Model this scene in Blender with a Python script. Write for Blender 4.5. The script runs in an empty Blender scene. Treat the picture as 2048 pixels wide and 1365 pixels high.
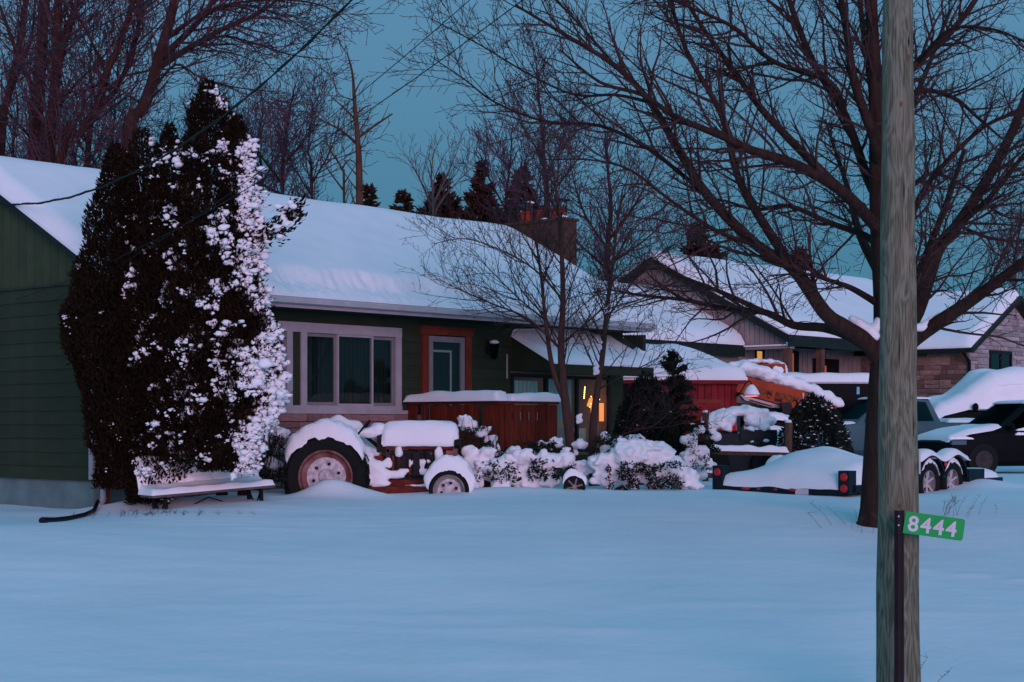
import bpy, bmesh, math, random
from mathutils import Vector, Matrix, noise as NZ

# ------------------------------------------------------------------ camera, sky, light
F, CX, HY, CZ = 3280.0, 1024.0, 848.0, 1.21      # focal length and horizon of the photo in its pixels, eye height
def P(x, y, d):
    return Vector(((x - CX) / F * d, d, CZ - (y - HY) / F * d))

sc = bpy.context.scene
C = sc.collection
cam = bpy.data.cameras.new('camera')
camo = bpy.data.objects.new('camera', cam); C.objects.link(camo); sc.camera = camo
camo.location = (0, 0, CZ); camo.rotation_euler = (math.pi / 2, 0, 0)
cam.sensor_width = 36.0; cam.lens = F / 2048.0 * 36.0
cam.shift_y = (HY - 682.5) / 2048.0
cam.clip_start = 0.1; cam.clip_end = 3000

SUN_AZ = math.radians(14)      # behind the camera, to the right
SUN_DIR = Vector((math.sin(SUN_AZ), -math.cos(SUN_AZ), 0))
w = bpy.data.worlds.new('World'); sc.world = w; w.use_nodes = True
nt = w.node_tree; nd = nt.nodes; lk = nt.links
tc = nd.new('ShaderNodeTexCoord'); sp = nd.new('ShaderNodeSeparateXYZ')
lk.new(tc.outputs['Generated'], sp.inputs[0])
rp = nd.new('ShaderNodeValToRGB'); lk.new(sp.outputs['Z'], rp.inputs[0])
el = rp.color_ramp.elements
el[0].position = 0.0; el[0].color = (0.062, 0.200, 0.300, 1)
el[1].position = 1.0; el[1].color = (0.080, 0.360, 0.590, 1)
e = el.new(0.12); e.color = (0.070, 0.215, 0.335, 1)
e = el.new(0.23); e.color = (0.100, 0.252, 0.410, 1)
dt = nd.new('ShaderNodeVectorMath'); dt.operation = 'DOT_PRODUCT'
lk.new(tc.outputs['Generated'], dt.inputs[0]); dt.inputs[1].default_value = SUN_DIR
mr = nd.new('ShaderNodeMapRange'); lk.new(dt.outputs['Value'], mr.inputs[0])
mr.inputs[1].default_value = 0.2; mr.inputs[2].default_value = 1.0
mr.interpolation_type = 'SMOOTHSTEP'
gl = nd.new('ShaderNodeMix'); gl.data_type = 'RGBA'; gl.blend_type = 'ADD'
lk.new(mr.outputs[0], gl.inputs[0]); lk.new(rp.outputs[0], gl.inputs[6])
gl.inputs[7].default_value = (0.05, 0.03, 0.04, 1)
bg = nd['Background']; lk.new(gl.outputs[2], bg.inputs[0]); bg.inputs[1].default_value = 1.0

sun = bpy.data.lights.new('dusk_glow', 'SUN'); suno = bpy.data.objects.new('dusk_glow', sun); C.objects.link(suno)
sun.energy = 2.5; sun.angle = math.radians(36); sun.color = (1.0, 0.57, 0.80)
sd = (SUN_DIR + Vector((0, 0, math.tan(math.radians(3.5))))).normalized()
suno.rotation_euler = sd.to_track_quat('Z', 'Y').to_euler()
suno.location = sd * 40
sc.view_settings.view_transform = 'Standard'; sc.view_settings.look = 'None'
sc.view_settings.exposure = 0.0; sc.view_settings.gamma = 1.0

# ------------------------------------------------------------------ materials
MATS = {}
def mat(name, col, rough=0.75, var=0.15, scale=6.0, bump=0.0, bscale=30.0, metal=0.0, rand=0.0, stretch=(1, 1, 1),
        col2=None, spec=0.12, emit=None, estr=0.0):
    if name in MATS: return MATS[name]
    m = bpy.data.materials.new(name); m.use_nodes = True; MATS[name] = m
    n = m.node_tree.nodes; l = m.node_tree.links
    b = n['Principled BSDF']
    b.inputs['Roughness'].default_value = rough; b.inputs['Metallic'].default_value = metal
    b.inputs['Specular IOR Level'].default_value = spec
    if emit:
        b.inputs['Emission Color'].default_value = (*emit, 1); b.inputs['Emission Strength'].default_value = estr
    t = n.new('ShaderNodeTexCoord'); mp = n.new('ShaderNodeMapping'); mp.inputs['Scale'].default_value = stretch
    l.new(t.outputs['Object'], mp.inputs[0])
    no = n.new('ShaderNodeTexNoise'); no.inputs['Scale'].default_value = scale; no.inputs['Detail'].default_value = 5
    l.new(mp.outputs[0], no.inputs[0])
    r = n.new('ShaderNodeValToRGB'); l.new(no.outputs[0], r.inputs[0])
    c2 = col2 if col2 else tuple(min(1, c * (1 + var)) for c in col)
    c1 = col if col2 else tuple(c * (1 - var) for c in col)
    r.color_ramp.elements[0].position = 0.32; r.color_ramp.elements[0].color = (*c1, 1)
    r.color_ramp.elements[1].position = 0.68; r.color_ramp.elements[1].color = (*c2, 1)
    out = r.outputs[0]
    if rand:
        oi = n.new('ShaderNodeObjectInfo'); mr = n.new('ShaderNodeMapRange'); l.new(oi.outputs['Random'], mr.inputs[0])
        mr.inputs[3].default_value = 1 - rand; mr.inputs[4].default_value = 1 + rand
        hs = n.new('ShaderNodeHueSaturation'); l.new(mr.outputs[0], hs.inputs['Value']); l.new(out, hs.inputs['Color'])
        out = hs.outputs[0]
    l.new(out, b.inputs['Base Color'])
    if bump:
        n2 = n.new('ShaderNodeTexNoise'); n2.inputs['Scale'].default_value = bscale; n2.inputs['Detail'].default_value = 6
        l.new(mp.outputs[0], n2.inputs[0])
        bp = n.new('ShaderNodeBump'); bp.inputs['Strength'].default_value = bump; bp.inputs['Distance'].default_value = 0.02
        l.new(n2.outputs[0], bp.inputs['Height']); l.new(bp.outputs[0], b.inputs['Normal'])
    return m

SNOW = mat('snow', (0.84, 0.87, 0.90), 0.65, 0.03, 2.0, 0.35, 14, spec=0.25)
SNOWG = mat('snow_field', (0.81, 0.86, 0.90), 0.65, 0.03, 0.8, 0.35, 9, spec=0.2)
GREEN = mat('green_siding', (0.030, 0.042, 0.025), 0.8, 0.12, 3, 0.1, 40, rand=0.07, spec=0.1)
GREEN2 = mat('green_gable', (0.042, 0.060, 0.032), 0.8, 0.12, 3, 0.1, 40, rand=0.07, spec=0.1)
FOUND = mat('painted_foundation', (0.13, 0.20, 0.20), 0.8, 0.18, 2.5, 0.3, 20)
WHITE = mat('white_trim', (0.36, 0.345, 0.37), 0.5, 0.08, 5)
ALU = mat('pale_aluminium', (0.42, 0.45, 0.47), 0.4, 0.08, 8)
GREYFR = mat('grey_sash', (0.20, 0.20, 0.21), 0.45, 0.1, 8)
REDT = mat('red_trim', (0.17, 0.032, 0.020), 0.6, 0.25, 5, 0.15, 30)
REDW = mat('red_stained_wood', (0.115, 0.022, 0.012), 0.7, 0.3, 4, 0.3, 25, rand=0.2, stretch=(6, 6, 0.8))
STONEP = mat('pink_stone', (0.26, 0.15, 0.15), 0.85, 0.2, 4, 0.7, 14, rand=0.2)
MORTAR = mat('mortar', (0.14, 0.095, 0.09), 0.9, 0.15, 12)
STONEB = mat('shaded_brown_stone', (0.26, 0.17, 0.145), 0.9, 0.25, 3, 0.6, 12, rand=0.5)  # wing's left face, shade under the eave put into the stone colour
STONEG = mat('lit_grey_stone', (0.33, 0.29, 0.30), 0.9, 0.2, 3, 0.6, 12, rand=0.35)  # same wing's gable face, its stronger light put into a paler stone colour
MORTARG = mat('pale_mortar', (0.30, 0.27, 0.27), 0.9, 0.1, 12)
CHIM = mat('chimney_brick', (0.070, 0.042, 0.032), 0.9, 0.35, 16, 0.8, 22, stretch=(1, 1, 3))
CLAY = mat('clay_pot', (0.22, 0.040, 0.022), 0.8, 0.15, 10)
TREAD = mat('black_rubber', (0.010, 0.012, 0.012), 0.8, 0.2, 20, 0.2, 60)
DARKM = mat('dark_metal', (0.008, 0.009, 0.011), 0.5, 0.25, 10)
TREDP = mat('tractor_red', (0.12, 0.018, 0.012), 0.55, 0.4, 8, 0.2, 30)
RUST = mat('rusty_rim', (0.11, 0.020, 0.014), 0.7, 0.4, 5, 0.2, 40, col2=(0.26, 0.15, 0.15))
RIMG = mat('grey_rim', (0.22, 0.20, 0.19), 0.6, 0.25, 12)
BARK = mat('maple_bark', (0.034, 0.020, 0.016), 0.9, 0.3, 6, 0.9, 22, stretch=(2.5, 2.5, 0.5))
TWIG = mat('maple_twig', (0.052, 0.030, 0.031), 0.85, 0.2, 5)
BARKF = mat('far_bark', (0.036, 0.017, 0.014), 0.9, 0.25, 3, 0.5, 10, stretch=(2, 2, 0.5))
TWIGF = mat('budding_twig', (0.072, 0.034, 0.045), 0.85, 0.2, 3)
TWIGP = mat('pale_twig', (0.105, 0.085, 0.085), 0.85, 0.2, 3)
TWIGM = mat('purple_twig', (0.075, 0.043, 0.065), 0.85, 0.2, 3)
BARKY = mat('young_bark', (0.075, 0.040, 0.033), 0.85, 0.22, 8, 0.5, 25, stretch=(2, 2, 0.6))
BARKD = mat('dead_bark', (0.070, 0.036, 0.025), 0.9, 0.3, 5, 0.5, 15)
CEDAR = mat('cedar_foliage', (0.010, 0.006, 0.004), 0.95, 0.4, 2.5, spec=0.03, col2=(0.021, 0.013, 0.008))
SPRUCE = mat('spruce_needles', (0.012, 0.019, 0.014), 0.85, 0.3, 5, spec=0.15)
FARCON = mat('far_conifer', (0.042, 0.019, 0.014), 0.9, 0.3, 2, spec=0.1)
LEAF = mat('leathery_leaf', (0.020, 0.018, 0.012), 0.7, 0.4, 10)
POLEW = None
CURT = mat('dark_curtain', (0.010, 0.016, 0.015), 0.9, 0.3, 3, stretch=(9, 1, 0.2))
PCURT = mat('pale_curtain', (0.30, 0.42, 0.42), 0.9, 0.15, 3, stretch=(9, 1, 0.3))
INTW = mat('room_wall', (0.22, 0.17, 0.15), 0.9, 0.1, 2)
ASPH = mat('shingle', (0.02, 0.025, 0.022), 0.9, 0.2, 20)
HOUSE2 = mat('taupe_siding', (0.28, 0.225, 0.225), 0.8, 0.1, 3, rand=0.06)
DARKT = mat('dark_green_fascia', (0.012, 0.020, 0.018), 0.5, 0.2, 6)
BROWNP = mat('brown_post', (0.12, 0.06, 0.05), 0.8, 0.25, 6)
LITW = mat('lit_window', (0.30, 0.16, 0.06), 0.6, 0.1, 4, emit=(1.0, 0.42, 0.10), estr=0.62)
LITW2 = mat('lit_curtain', (0.20, 0.08, 0.04), 0.6, 0.1, 4, emit=(1.0, 0.22, 0.06), estr=0.28)
ORANGE = mat('orange_paint', (0.30, 0.042, 0.012), 0.5, 0.18, 5, 0.1, 20)
LETTER = mat('faded_letters', (0.11, 0.045, 0.02), 0.7, 0.45, 14)
BLACKP = mat('black_paint', (0.004, 0.006, 0.007), 0.5, 0.1, 3, spec=0.05)
SILVER = mat('silver_blue_paint', (0.065, 0.13, 0.15), 0.5, 0.06, 3, spec=0.1)
WHITEP = mat('white_paint', (0.45, 0.46, 0.48), 0.4, 0.06, 3)
REDL = mat('red_lens', (0.42, 0.012, 0.018), 0.3, 0.1, 10, spec=0.5)
BTEAL = mat('dark_teal_steel', (0.007, 0.017, 0.023), 0.5, 0.25, 8)
SHEDR = mat('red_shed_board', (0.20, 0.018, 0.024), 0.7, 0.2, 4, 0.2, 20, rand=0.15)
FENCEW = mat('split_rail_wood', (0.09, 0.050, 0.038), 0.9, 0.3, 5, 0.6, 20, stretch=(4, 4, 1))
BENCHW = mat('bench_wood', (0.10, 0.085, 0.085), 0.85, 0.25, 6, 0.3, 25)
GREENS = mat('sign_green', (0.010, 0.33, 0.075), 0.45, 0.05, 6)
SIGNW = mat('sign_white', (0.55, 0.55, 0.60), 0.45, 0.04, 6)
POSTB = mat('sign_post_brown', (0.016, 0.010, 0.014), 0.6, 0.3, 8)
WIRE = mat('cable', (0.012, 0.018, 0.016), 0.6, 0.1, 10)
WEED = mat('dry_weed', (0.12, 0.06, 0.055), 0.9, 0.2, 10)
BLUEB = mat('blue_badge', (0.15, 0.45, 0.60), 0.5, 0.05, 6)

def glass(name, col=(0.006, 0.010, 0.010), alpha=0.0, rough=0.03):
    m = bpy.data.materials.new(name); m.use_nodes = True
    n = m.node_tree.nodes; l = m.node_tree.links
    n.remove(n['Principled BSDF'])
    fr = n.new('ShaderNodeFresnel'); fr.inputs[0].default_value = 1.42
    g = n.new('ShaderNodeBsdfGlossy'); g.inputs['Roughness'].default_value = rough
    g.inputs['Color'].default_value = (0.9, 0.95, 0.95, 1)
    t = n.new('ShaderNodeBsdfTransparent'); t.inputs[0].default_value = (*col, 1)
    ge = n.new('ShaderNodeNewGeometry'); iv = n.new('ShaderNodeMath'); iv.operation = 'SUBTRACT'; iv.inputs[0].default_value = 1.0; l.new(ge.outputs['Backfacing'], iv.inputs[1])
    ml = n.new('ShaderNodeMath'); ml.operation = 'MULTIPLY'; l.new(fr.outputs[0], ml.inputs[0]); l.new(iv.outputs[0], ml.inputs[1])
    mx = n.new('ShaderNodeMixShader'); l.new(ml.outputs[0], mx.inputs[0]); l.new(t.outputs[0], mx.inputs[1]); l.new(g.outputs[0], mx.inputs[2])
    l.new(mx.outputs[0], n['Material Output'].inputs[0])
    return m
GLASS = glass('window_glass', (0.88, 0.94, 0.92))
CARGL = glass('car_glass', (0.25, 0.38, 0.38))

def pole_material():
    m = bpy.data.materials.new('weathered_pole_wood'); m.use_nodes = True
    n = m.node_tree.nodes; l = m.node_tree.links; b = n['Principled BSDF']
    b.inputs['Roughness'].default_value = 0.9; b.inputs['Specular IOR Level'].default_value = 0.15
    t = n.new('ShaderNodeTexCoord'); mp = n.new('ShaderNodeMapping'); mp.inputs['Scale'].default_value = (6, 6, 1.1)
    l.new(t.outputs['Object'], mp.inputs[0])
    n1 = n.new('ShaderNodeTexNoise'); n1.inputs['Scale'].default_value = 1.6; n1.inputs['Detail'].default_value = 3
    n1.inputs['Distortion'].default_value = 0.6
    l.new(mp.outputs[0], n1.inputs[0])
    mu = n.new('ShaderNodeMath'); mu.operation = 'MULTIPLY'; mu.inputs[1].default_value = 44; l.new(n1.outputs[0], mu.inputs[0])
    sn = n.new('ShaderNodeMath'); sn.operation = 'SINE'; l.new(mu.outputs[0], sn.inputs[0])
    n2 = n.new('ShaderNodeTexNoise'); n2.inputs['Scale'].default_value = 3; n2.inputs['Detail'].default_value = 8
    mp2 = n.new('ShaderNodeMapping'); mp2.inputs['Scale'].default_value = (42, 42, 1.8)
    l.new(t.outputs['Object'], mp2.inputs[0]); l.new(mp2.outputs[0], n2.inputs[0])
    ad = n.new('ShaderNodeMath'); ad.operation = 'MULTIPLY_ADD'; ad.inputs[1].default_value = 0.13; l.new(sn.outputs[0], ad.inputs[0]); l.new(n2.outputs[0], ad.inputs[2])
    r = n.new('ShaderNodeValToRGB'); l.new(ad.outputs[0], r.inputs[0])
    r.color_ramp.elements[0].position = 0.30; r.color_ramp.elements[0].color = (0.095, 0.092, 0.066, 1)
    r.color_ramp.elements[1].position = 0.72; r.color_ramp.elements[1].color = (0.235, 0.235, 0.180, 1)
    n3 = n.new('ShaderNodeTexNoise'); n3.inputs['Scale'].default_value = 1.4; l.new(t.outputs['Object'], n3.inputs[0])
    mx = n.new('ShaderNodeMix'); mx.data_type = 'RGBA'; mx.blend_type = 'MULTIPLY'; mx.inputs[0].default_value = 0.6
    r2 = n.new('ShaderNodeValToRGB'); l.new(n3.outputs[0], r2.inputs[0])
    r2.color_ramp.elements[0].position = 0.35; r2.color_ramp.elements[0].color = (0.70, 0.85, 0.75, 1)
    r2.color_ramp.elements[1].position = 0.65; r2.color_ramp.elements[1].color = (1.0, 0.92, 0.86, 1)
    l.new(r.outputs[0], mx.inputs[6]); l.new(r2.outputs[0], mx.inputs[7]); l.new(mx.outputs[2], b.inputs['Base Color'])
    bp = n.new('ShaderNodeBump'); bp.inputs['Strength'].default_value = 0.6; bp.inputs['Distance'].default_value = 0.01
    l.new(ad.outputs[0], bp.inputs['Height']); l.new(bp.outputs[0], b.inputs['Normal'])
    return m
POLEW = pole_material()

# ------------------------------------------------------------------ builders
def link_mesh(name, me, parent=None):
    o = bpy.data.objects.new(name, me); C.objects.link(o)
    if parent is not None: o.parent = parent
    return o
def tag(o, label, cat=None, group=None, kind=None):
    if label: o['label'] = label
    if cat: o['category'] = cat
    if group: o['group'] = group
    if kind: o['kind'] = kind
    return o
def thing(name, label, cat, loc=(0, 0, 0), rotz=0.0, group=None):
    o = bpy.data.objects.new(name, None); C.objects.link(o); o.empty_display_size = 0.2
    o.location = loc; o.rotation_euler = (0, 0, rotz)
    return tag(o, label, cat, group)

class MB:
    def __init__(s): s.v = []; s.f = []
    def add(s, vs, fs):
        b = len(s.v); s.v.extend(vs); s.f.extend([tuple(i + b for i in f) for f in fs]); return s
    def box(s, x0, x1, y0, y1, z0, z1, M=None):
        vs = [Vector((x, y, z)) for z in (z0, z1) for y in (y0, y1) for x in (x0, x1)]
        if M is not None: vs = [M @ v for v in vs]
        return s.add(vs, [(0, 2, 3, 1), (4, 5, 7, 6), (0, 1, 5, 4), (2, 6, 7, 3), (0, 4, 6, 2), (1, 3, 7, 5)])
    def prism(s, poly, axis, a, b):
        """poly: 2-D outline; extruded along axis ('x','y','z') from a to b"""
        def mk(p, t):
            return Vector((t, p[0], p[1])) if axis == 'x' else Vector((p[0], t, p[1])) if axis == 'y' else Vector((p[0], p[1], t))
        n = len(poly)
        vs = [mk(p, a) for p in poly] + [mk(p, b) for p in poly]
        fs = [tuple(range(n)), tuple(range(2 * n - 1, n - 1, -1))] + [(i, i + n, (i + 1) % n + n, (i + 1) % n) for i in range(n)]
        return s.add(vs, fs)
    def tube(s, pts, rads, n=6, cap=True):
        m = len(pts)
        if not isinstance(rads, (list, tuple)): rads = [rads] * m
        ax = (pts[-1] - pts[0])
        ref = Vector((0, 0, 1)) if abs(ax.z) < 0.8 * max(ax.length, 1e-6) else Vector((0.31, 0.95, 0))
        b = len(s.v)
        cs = [(math.cos(2 * math.pi * k / n), math.sin(2 * math.pi * k / n)) for k in range(n)]
        for i, p in enumerate(pts):
            t = pts[min(i + 1, m - 1)] - pts[max(i - 1, 0)]
            sd_ = t.cross(ref)
            if sd_.length < 1e-7: sd_ = Vector((1, 0, 0))
            sd_.normalize(); up = sd_.cross(t).normalized()
            r = rads[i]
            for c, q in cs: s.v.append(p + sd_ * (c * r) + up * (q * r))
        for i in range(m - 1):
            for k in range(n):
                k2 = (k + 1) % n
                s.f.append((b + i * n + k, b + i * n + k2, b + (i + 1) * n + k2, b + (i + 1) * n + k))
        if cap:
            s.f.append(tuple(b + k for k in range(n - 1, -1, -1))); s.f.append(tuple(b + (m - 1) * n + k for k in range(n)))
        return s
    def lathe(s, prof, n=24, axis='z', o=(0, 0, 0), a0=0.0, a1=2 * math.pi):
        """prof: list of (radius, height) revolved about axis"""
        o = Vector(o); full = abs(a1 - a0 - 2 * math.pi) < 1e-6
        cnt = n if full else n + 1
        b = len(s.v); m = len(prof)
        for i in range(cnt):
            a = a0 + (a1 - a0) * i / n
            c, q = math.cos(a), math.sin(a)
            for r, h in prof:
                v = Vector((r * c, r * q, h)) if axis == 'z' else Vector((r * c, h, r * q)) if axis == 'y' else Vector((h, r * c, r * q))
                s.v.append(o + v)
        for i in range(n):
            j = (i + 1) % cnt
            for k in range(m - 1):
                s.f.append((b + i * m + k, b + j * m + k, b + j * m + k + 1, b + i * m + k + 1))
        return s
    def blob(s, c, r, sub=1, sc_=(1, 1, 1), jit=0.15, seed=0.0):
        vs, fs = ICO[sub]
        c = Vector(c); out = []
        for v in vs:
            k = 1 + jit * 2 * NZ.noise(v * 1.7 + Vector((seed * 3.1, seed * 7.7, seed * 1.3)))
            out.append(Vector((c.x + v.x * r * k * sc_[0], c.y + v.y * r * k * sc_[1], c.z + v.z * r * k * sc_[2])))
        return s.add(out, fs)
    def grid(s, fn, nu, nv):
        b = len(s.v)
        for i in range(nu + 1):
            for j in range(nv + 1): s.v.append(fn(i / nu, j / nv))
        for i in range(nu):
            for j in range(nv):
                a = b + i * (nv + 1) + j
                s.f.append((a, a + nv + 1, a + nv + 2, a + 1))
        return s
    def slab(s, base, h, nu, nv, up=Vector((0, 0, 1)), low=0.02):
        """closed sheet: base(u,v) surface, h(u,v) thickness along up"""
        b0 = len(s.v); s.grid(lambda u, v: base(u, v) + up * h(u, v), nu, nv)
        b1 = len(s.v); s.grid(lambda u, v: base(u, v) - up * low, nu, nv)
        st = nv + 1
        ring = [i * st for i in range(nu + 1)] + [nu * st + j for j in range(1, nv + 1)] + [i * st + nv for i in range(nu - 1, -1, -1)] + [j for j in range(nv - 1, 0, -1)]
        for a, c in zip(ring, ring[1:] + ring[:1]): s.f.append((b0 + a, b0 + c, b1 + c, b1 + a))
        return s
    def build(s, name, m, parent=None, smooth=False, angle=40):
        me = bpy.data.meshes.new(name); me.from_pydata([tuple(v) for v in s.v], [], s.f)
        me.materials.append(m)
        if smooth:
            me.polygons.foreach_set('use_smooth', [True] * len(me.polygons))
            if angle: me.set_sharp_from_angle(angle=math.radians(angle))
        me.update()
        return link_mesh(name, me, parent)

def _ico(sub):
    bm = bmesh.new(); bmesh.ops.create_icosphere(bm, subdivisions=sub, radius=1)
    vs = [v.co.copy() for v in bm.verts]; fs = [tuple(v.index for v in f.verts) for f in bm.faces]; bm.free(); return vs, fs
ICO = {k: _ico(k) for k in (1, 2, 3)}
def recalc(o):
    bm = bmesh.new(); bm.from_mesh(o.data); bmesh.ops.recalc_face_normals(bm, faces=bm.faces); bm.to_mesh(o.data); bm.free(); return o
def rnd_edge(e, w_):   # rounded shoulder 0..1 for a distance e from the edge
    t = max(0.0, min(1.0, e / w_)); return math.sqrt(max(0.0, 1 - (1 - t) ** 2))
def nz(x, y, z=0.0): return NZ.noise(Vector((x, y, z)))
LUMPS = bpy.data.textures.new('lumps', 'CLOUDS'); LUMPS.noise_scale = .11; LUMPS.noise_depth = 2
LUMPB = bpy.data.textures.new('broad_lumps', 'CLOUDS'); LUMPB.noise_scale = .24; LUMPB.noise_depth = 2
def lumpy(o, st=.08):
    md = o.modifiers.new('lumps', 'DISPLACE'); md.texture = LUMPB; md.strength = st; md.mid_level = .5; md.texture_coords = 'LOCAL'; return o
def snow_blobs(name, parent, blobs, voxel=0.05, smooth_it=4):
    mb = MB()
    for i, (c, r, s3) in enumerate(blobs): mb.blob(c, r, 2, s3, 0.18, i * 0.37)
    o = mb.build(name, SNOW, parent, smooth=True, angle=None)
    m = o.modifiers.new('remesh', 'REMESH'); m.mode = 'VOXEL'; m.voxel_size = voxel; m.use_smooth_shade = True
    m2 = o.modifiers.new('smooth', 'SMOOTH'); m2.iterations = smooth_it; m2.factor = 0.5
    return o

# ------------------------------------------------------------------ snow ground
def smooth(a, b, t):
    t = max(0, min(1, (t - a) / (b - a))); return t * t * (3 - 2 * t)
GP = [(-60, -0.5), (4, -0.45), (8, -0.65), (11, -0.84), (13, -0.74), (16, -0.42), (18.5, -0.11), (20.5, 0.045), (22.5, 0.13), (24.5, 0.17), (28, 0.14), (36, 0.10), (44, 0.15), (50, 0.6), (70, 0.8), (2000, 1.0)]
def gbase(y):
    for (a, za), (b, zb) in zip(GP, GP[1:]):
        if y <= b:
            t = (y - a) / (b - a); return za + (zb - za) * t
    return GP[-1][1]
def gb(y):
    return sum(gbase(y + k * 0.5) for k in (-2, -1, 0, 1, 2)) / 5
DRIFTS = [(-2.68, 23.78, 0.20, 0.36, 0.22), (-2.25, 23.7, 0.12, 0.45, 0.3), (-5.2, 23.1, 0.12, 0.9, 0.5), (-0.2, 24.6, 0.10, 1.2, 0.6), (7.4, 26.2, 0.16, 0.8, 0.7), (-7.2, 24.4, -0.02, 1.2, 0.8)] + [(4.15 + .52 * k, 16.9 - .22 * (k % 3), .028, .20, .085) for k in range(6)] + [(-4.6 + .5 * k, 20.6 - .28 * (k % 4), .014, .5, .09) for k in range(9)] + [(-2.2 + 1.4 * k, 15.4 - .5 * (k % 3), .010, .9, .10) for k in range(5)]
def ground(x, y):
    z = gb(y)
    z -= 0.20 * (1 - smooth(-6.4, -4.0, x)) * smooth(19, 22, y) * (1 - smooth(30, 36, y))
    for cx, cy, h, sx, sy in DRIFTS:
        q = ((x - cx) / sx) ** 2 + ((y - cy) / sy) ** 2
        if q < 9: z += h * math.exp(-q)
    if 5 < y < 60 and abs(x) < 30:
        z += 0.07 * nz(x * 0.22, y * 0.30, 3) + 0.016 * nz(x * 0.6 + y * 0.35, y * 0.9, 8)
        r = 1 - abs(nz(x * 0.30 + 5, y * 1.6 + x * 0.22, 4)) * 2          # wind-drift ridges
        z += 0.011 * max(0, r) ** 3 * (0.3 + max(0, nz(x * .15, y * .2, 11)) * 2)
        z += 0.006 * nz(x * 3.1, y * 4.5, 1)
    return z
def axis_pts(lo, hi, step, far_lo, far_hi, g=1.35):
    a = []; v = lo; st = step
    out = []
    while v > far_lo: st *= g; v -= st; out.append(v)
    a = out[::-1]; v = lo
    while v < hi: a.append(v); v += step
    st = step
    while v < far_hi: a.append(v); st *= g; v += st
    a.append(v); return a
xs = axis_pts(-10.5, 12.5, 0.11, -900, 900); ys = axis_pts(11, 32, 0.09, -120, 1500, 1.25)
gm = MB(); gm.v = [Vector((x, y, ground(x, y))) for x in xs for y in ys]
ny = len(ys)
gm.f = [(i * ny + j, (i + 1) * ny + j, (i + 1) * ny + j + 1, i * ny + j + 1) for i in range(len(xs) - 1) for j in range(ny - 1)]
tag(gm.build('snow_ground', SNOWG, None, True, None), 'smooth wind-drifted snow covering the whole front lawn', kind='structure')

# ------------------------------------------------------------------ the green bungalow (local frame: x along the front, y into the house)
ROT = math.atan2(0.746, 0.666)
A = Vector((-6.07, 23.77, 0))
house = thing('green_bungalow', 'low bungalow with dark green siding, white window frames and thick roof snow', 'house', A, ROT)
def hb(name, m, *boxes, parent=house, **kw):
    mb = MB()
    for b in boxes: mb.box(*b)
    return mb.build(name, m, parent, **kw)
LEN, DEP, RT, SL, Z0 = 12.45, 6.6, 3.3, 0.52, 3.58
hb('foundation', FOUND, (0.03, LEN - 0.03, 0.03, DEP - 0.03, -0.9, 0.40))
hb('wall', CURT, (0.16, 9.0, 0.20, DEP - 0.1, 0.35, 3.2), (9.0, 12.2, 1.3, DEP - 0.1, 0.35, 3.2), (12.2, LEN - 0.05, 0.20, DEP - 0.1, 0.35, 3.2))
# side lap boards
BH = 0.2055
nb = 14
mb = MB(); mb.prism([(-0.034, 0), (-0.012, BH + 0.02), (0.02, BH + 0.02), (0.02, 0)], 'y', 0.0, DEP)   # (x,z)
lap = None
for i in range(nb):
    if lap is None:
        o = recalc(mb.build('siding_board', GREEN, house)); lap = o.data
    else: o = link_mesh('siding_board', lap, house)
    o.location = (0, 0, 0.377 + i * BH)
ztop = 0.377 + nb * BH
hb('belt_trim', GREEN, (-0.05, -0.012, 0, DEP, ztop, ztop + 0.03))
bw = 0.217
t = 0.0
while t < DEP - 0.01:
    t1 = min(t + bw - 0.016, DEP)
    z_ = lambda q: Z0 + SL * min(q, DEP - q) - 0.03
    mid = [(RT, z_(RT))] if t < RT < t1 else []
    mbx = MB(); mbx.prism([(t, ztop + 0.03), (t1, ztop + 0.03), (t1, z_(t1))] + mid + [(t, z_(t))], 'x', -0.028, 0.02)
    recalc(mbx.build('gable_board', GREEN2, house)); t += bw
mbx = MB(); mbx.prism([(0, ztop), (DEP, ztop), (RT, Z0 + SL * RT - 0.04)], 'x', 0.025, 0.1); recalc(mbx.build('gable_backing', ASPH, house))
hb('corner_trim', WHITE, (-0.045, 0.07, -0.045, 0.05, 0.40, ztop))
# front lap boards, cut round the openings
OPEN = [(1.35, 6.18, 1.36, 2.86), (6.69, 7.94, 0.6, 2.92), (9.05, 12.02, 0.66, 2.14), (0.75, 6.69, -1, 1.40)]
for i in range(13):
    z0 = 0.377 + i * BH; zc = z0 + BH / 2
    segs = [(0.07, LEN)]
    for a, b, c, d in OPEN:
        if c < zc < d:
            ns = []
            for p, q in segs:
                if b <= p or a >= q: ns.append((p, q)); continue
                if a > p: ns.append((p, a))
                if b < q: ns.append((b, q))
            segs = ns
    for p, q in segs:
        if q - p < 0.05: continue
        mbx = MB(); mbx.prism([(-0.034, z0), (-0.012, z0 + BH + 0.01), (0.03, z0 + BH + 0.01), (0.03, z0)], 'x', p, q)
        recalc(mbx.build('siding_board', GREEN, house))
hb('soffit', GREEN, (-0.10, LEN + 0.1, -0.668, 0.0, 3.04, 3.06))
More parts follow.
